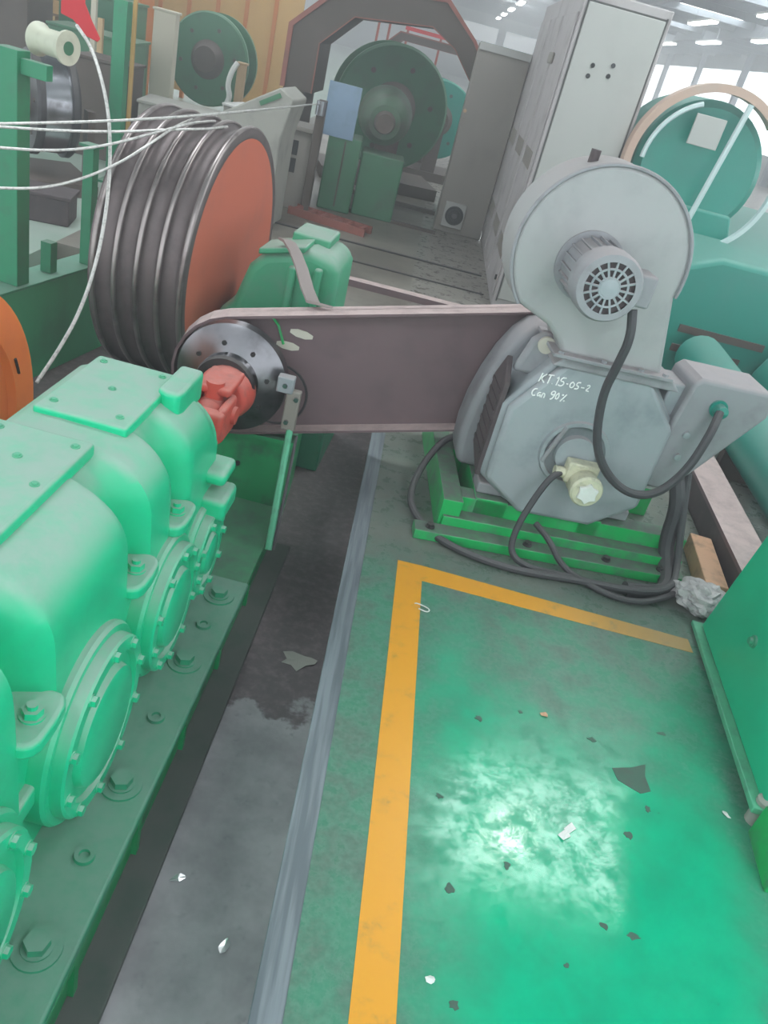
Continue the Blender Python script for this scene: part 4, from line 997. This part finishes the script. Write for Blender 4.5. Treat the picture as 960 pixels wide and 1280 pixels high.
hp = MB(); hp.tube([(-0.01 + 0.45 * math.cos(a), 0.86, 1.36 + 0.45 * math.sin(a)) for a in [0.62 * PI + 0.38 * PI * i / 16 for i in range(17)]], 0.018, 6); hp.build('guide_bar', 'pale_hoop', GM)
MB().box(-0.20, 0.02, 0.82, 0.84, 1.52, 1.72).build('name_plate', 'cabinet_grey', GM, bevel=0.004)
hp = MB(); hp.tube([(0.02, 0.84, 0.95), (0.14, 0.84, 1.85)], 0.022, 8); hp.build('brace', 'pale_hoop', GM)
MB().prism([(-0.45, 0.85), (0.45, 0.85), (0.36, 1.12), (-0.36, 1.12)], 0.92, 1.5).build('saddle', 'teal', GM, bevel=0.02)
GPI = thing('green_pipe', 'thick green pipe along the floor in front of the strander', 'pipe', (2.0, 3.2, 0.0))
MB().tube([(0.12, -0.6, 0.24), (0.16, 2.3, 0.30)], 0.16, 20).build('tube', 'teal', GPI)
for y in (-0.2, 1.0, 2.0): MB().box(0.02, 0.28, y, y + 0.06, 0.0, 0.16).build('saddle', 'frame_dark', GPI)
GT = thing('teal_side_cover', 'smooth teal machine cover on the floor right of the green pipe', 'machine cover', (2.55, 3.4, 0.0))
MB().prism([(0.0, 0.0), (1.6, 0.0), (1.6, 0.55), (0.25, 0.55), (0.05, 0.42), (0.0, 0.3)], 0.0, 2.1).build('shell', 'teal', GT, bevel=0.04, seg=3)
MB().box(0.2, 1.2, 0.5, 1.2, 0.55, 0.562).build('hatch', 'panel_green', GT, bevel=0.004)

# ================================================================== LEFT BACKGROUND
RW = reel('wire_reel', 'black reel with a band of silver wire, behind the thick green post', (-3.02, 6.9, 0.60), math.radians(-52), 0.38, 0.16, 'dark_steel', 'steel', winding=0.93)
RS = thing('reel_stand', 'dark stand under the reel of silver wire', 'stand', (-3.02, 6.9, 0.0), math.radians(-52))
MB().box(-0.4, 0.4, -0.3, 0.3, 0.0, 0.10).build('base', 'frame_dark', RS); 
for y in (-0.36, 0.30): MB().box(-0.06, 0.06, y, y + 0.06, 0.10, 0.60).build('upright', 'frame_dark', RS)
def bgpost(x, y, w_, h_, mat, label, cat='post', name='steel_post', rz=0.0):
    t = thing(name, label, cat, (x, y, 0), rz)
    MB().box(-w_ / 2, w_ / 2, -w_ / 2, w_ / 2, 0, h_).build('column', mat, t, smooth=False)
    MB().box(-w_, w_, -w_, w_, 0, 0.02).build('base_plate', mat, t, smooth=False)
    return t
bgpost(-2.68, 7.5, 0.11, 1.42, 'post_green', 'green steel post behind the hanging rope, left of the cardboard panel')
bgpost(-2.62, 7.62, 0.03, 1.6, 'yellow_wall', 'thin yellow post close to the green post behind the rope')
RC = thing('red_flag', 'red cloth flag hanging from a cord behind the cream spool', 'flag', (-2.16, 5.2, 0.0))
MB().prism([(-0.05, 1.62), (0.09, 1.62), (0.085, 1.44), (0.13, 1.36), (0.18, 1.285), (0.165, 1.265), (0.10, 1.28), (0.02, 1.345), (-0.05, 1.36)], 0.0, 0.012).build('cloth', 'red_bright', RC, bevel=0.004)
MB().tube([(0.02, 0.006, 1.60), (0.02, 0.006, 4.62)], 0.006, 6).build('cord', 'frame_dark', RC)
# clutter of machines and boxes further back
def crate(x, y, w_, d_, h_, rz, mat, label, cat, name, z=0.0, lid=None):
    t = thing(name, label, cat, (x, y, z), rz)
    MB().box(-w_ / 2, w_ / 2, 0, d_, 0.0, h_).build('body', mat, t, bevel=0.008)
    MB().box(-w_ / 2 - 0.015, w_ / 2 + 0.015, -0.015, d_ + 0.015, h_, h_ + 0.025).build('lid', lid or mat, t, bevel=0.005)
    return t
crate(-2.35, 8.2, 0.75, 0.6, 0.62, 0.12, 'concrete_block', 'low pale grey machine cover seen just above the sheave, at left', 'machine cover', 'machine_cover')
crate(-1.95, 9.2, 0.5, 0.5, 0.66, -0.2, 'concrete_block', 'pale grey machine cover with a white lid, behind the sheave top', 'machine cover', 'machine_cover', lid='white')
crate(-2.75, 9.0, 0.5, 0.5, 0.40, 0.1, 'frame_dark', 'dark brown machine box behind the hanging rope', 'machine box', 'machine_box')
crate(-3.15, 8.3, 0.5, 0.5, 0.85, 0.0, 'frame_dark', 'dark machine block right of the silver wire reel', 'machine box', 'machine_box')
crate(-2.62, 5.75, 0.5, 0.3, 0.18, 0.2, 'vent_brown', 'low dark brown trestle on the pale floor left of the thin post', 'trestle', 'trestle')
crate(-3.3, 10.6, 0.26, 0.15, 1.3, 0.0, 'card_pale', 'tall pale cardboard carton in front of the dark green reel', 'carton', 'carton')
crate(-2.45, 11.0, 0.10, 0.10, 0.95, 0.0, 'card', 'narrow brown upright board beside the dark green reel', 'board', 'board')
crate(-3.75, 9.6, 0.9, 0.7, 0.95, 0.1, 'mach_green', 'dark green machine box far left behind the red arm', 'machine box', 'machine_box')
crate(-4.9, 9.5, 1.0, 0.8, 1.2, 0.1, 'frame_dark', 'brown machine box at the far left edge', 'machine box', 'machine_box')
crate(-4.3, 11.0, 0.8, 0.8, 1.25, 0.0, 'mach_green', 'tall dark green machine box behind the cream spool', 'machine box', 'machine_box')
for i, (x, y, h_) in enumerate([(-3.65, 9.4, 1.3), (-3.5, 9.2, 1.15)]):
    bgpost(x, y, 0.05, h_, ['card_pale', 'card'][i], ['pale thin upright bar among the far left machines', 'brown thin upright bar among the far left machines'][i], 'bar', 'upright_bar')
RGW = tag(MB().tube([(-2.5, 11.0, 0.96), (-2.55, 10.96, 0.86), (-2.58, 10.94, 0.70), (-2.53, 10.94, 0.58), (-2.58, 10.95, 0.45)], 0.035, 8, smooth=2).build('white_rag', 'white'), 'white rag hanging on the narrow brown board', 'rag')
SR = thing('storage_rack', 'brown storage rack with dark boxes at the far left, before the yellow panels', 'rack', (-5.6, 12.9, 0.0))
for x in (-1.3, -0.4, 0.5, 1.2): MB().box(x - 0.03, x + 0.03, 0.0, 0.6, 0.0, 1.9).build('upright', 'orange_post', SR, smooth=False)
for z in (0.5, 1.0, 1.5): MB().box(-1.3, 1.2, 0.0, 0.6, z, z + 0.04).build('shelf', 'frame_dark', SR, smooth=False)
bi = 0
for z in (0.0, 0.54, 1.04):
    for x in (-1.2, -0.75, -0.3, 0.12, 0.58, 0.95):
        hh = random.uniform(0.25, 0.44); bi += 1
        o = MB().box(x, x + random.uniform(0.2, 0.34), 0.05, 0.5, z, z + hh).build('storage_box', random.choice(['frame_dark', 'vent_brown', 'card', 'mach_green', 'frame_dark']), None, smooth=False, loc=(-5.6, 12.9, 0.0), bevel=0.006)
        tag(o, 'box on the far brown storage rack, %s level, %s from its right end' % ({0.0: 'floor', 0.54: 'lower shelf', 1.04: 'upper shelf'}[z], {-1.2: 'sixth', -0.75: 'fifth', -0.3: 'fourth', 0.12: 'third', 0.58: 'second', 0.95: 'first'}[x]), 'box', 'boxes on the far storage rack')
# yellow partition
YP = struct(thing('wall_left', 'yellow partition panels', 'wall', (-6.4, 14.6, 0)))
del YP['category']
pn = None
for k in range(9):
    if pn is None: pn = MB().box(0.0, 0.40, 0.0, 0.03, 0.1, 2.6).build('panel', 'yellow_wall', YP, bevel=0.005, loc=(0, 0, 0)); pp0 = MB().box(-0.03, 0.03, -0.03, 0.05, 0.0, 2.75).build('mullion', 'orange_post', YP, smooth=False)
    else: share(pn, YP, (0.45 * k, 0, 0)); share(pp0, YP, (0.45 * k - 0.025, 0, 0))
CBD = thing('red_gantry', 'red painted gantry seen through the octagonal hood', 'gantry', (-0.75, 17.0, 0.0))
for x0 in (-0.66, -0.46, -0.12, 0.50):
    MB().box(x0 - 0.02, x0 + 0.02, 0.0, 0.06, 0.0, 1.86).build('leg', 'rust_red', CBD, smooth=False)
MB().box(-0.76, -0.40, -0.02, 0.08, 1.86, 1.92).build('beam', 'red_bright', CBD, smooth=False)
MB().box(-0.17, 0.62, -0.02, 0.08, 1.80, 1.86).build('beam', 'red_bright', CBD, smooth=False)
# ================================================================== HAZE in the hall
hm = bpy.data.materials.new('haze'); hm.use_nodes = True
hn = hm.node_tree; hn.nodes.remove(hn.nodes['Principled BSDF'])
vs_ = hn.nodes.new('ShaderNodeVolumeScatter'); vs_.inputs['Density'].default_value = 0.021; vs_.inputs['Color'].default_value = (0.93, 0.97, 1, 1); vs_.inputs['Anisotropy'].default_value = 0.35
hn.links.new(vs_.outputs[0], hn.nodes['Material Output'].inputs['Volume'])
hz = MB().box(-14.5, 13.6, -6.5, 70.6, -0.8, ZR + 0.4).build('dust_haze', hm, smooth=False)
hz['kind'] = 'stuff'; hz['label'] = 'thin pale dusty haze filling the whole factory hall'; hz['category'] = 'haze'
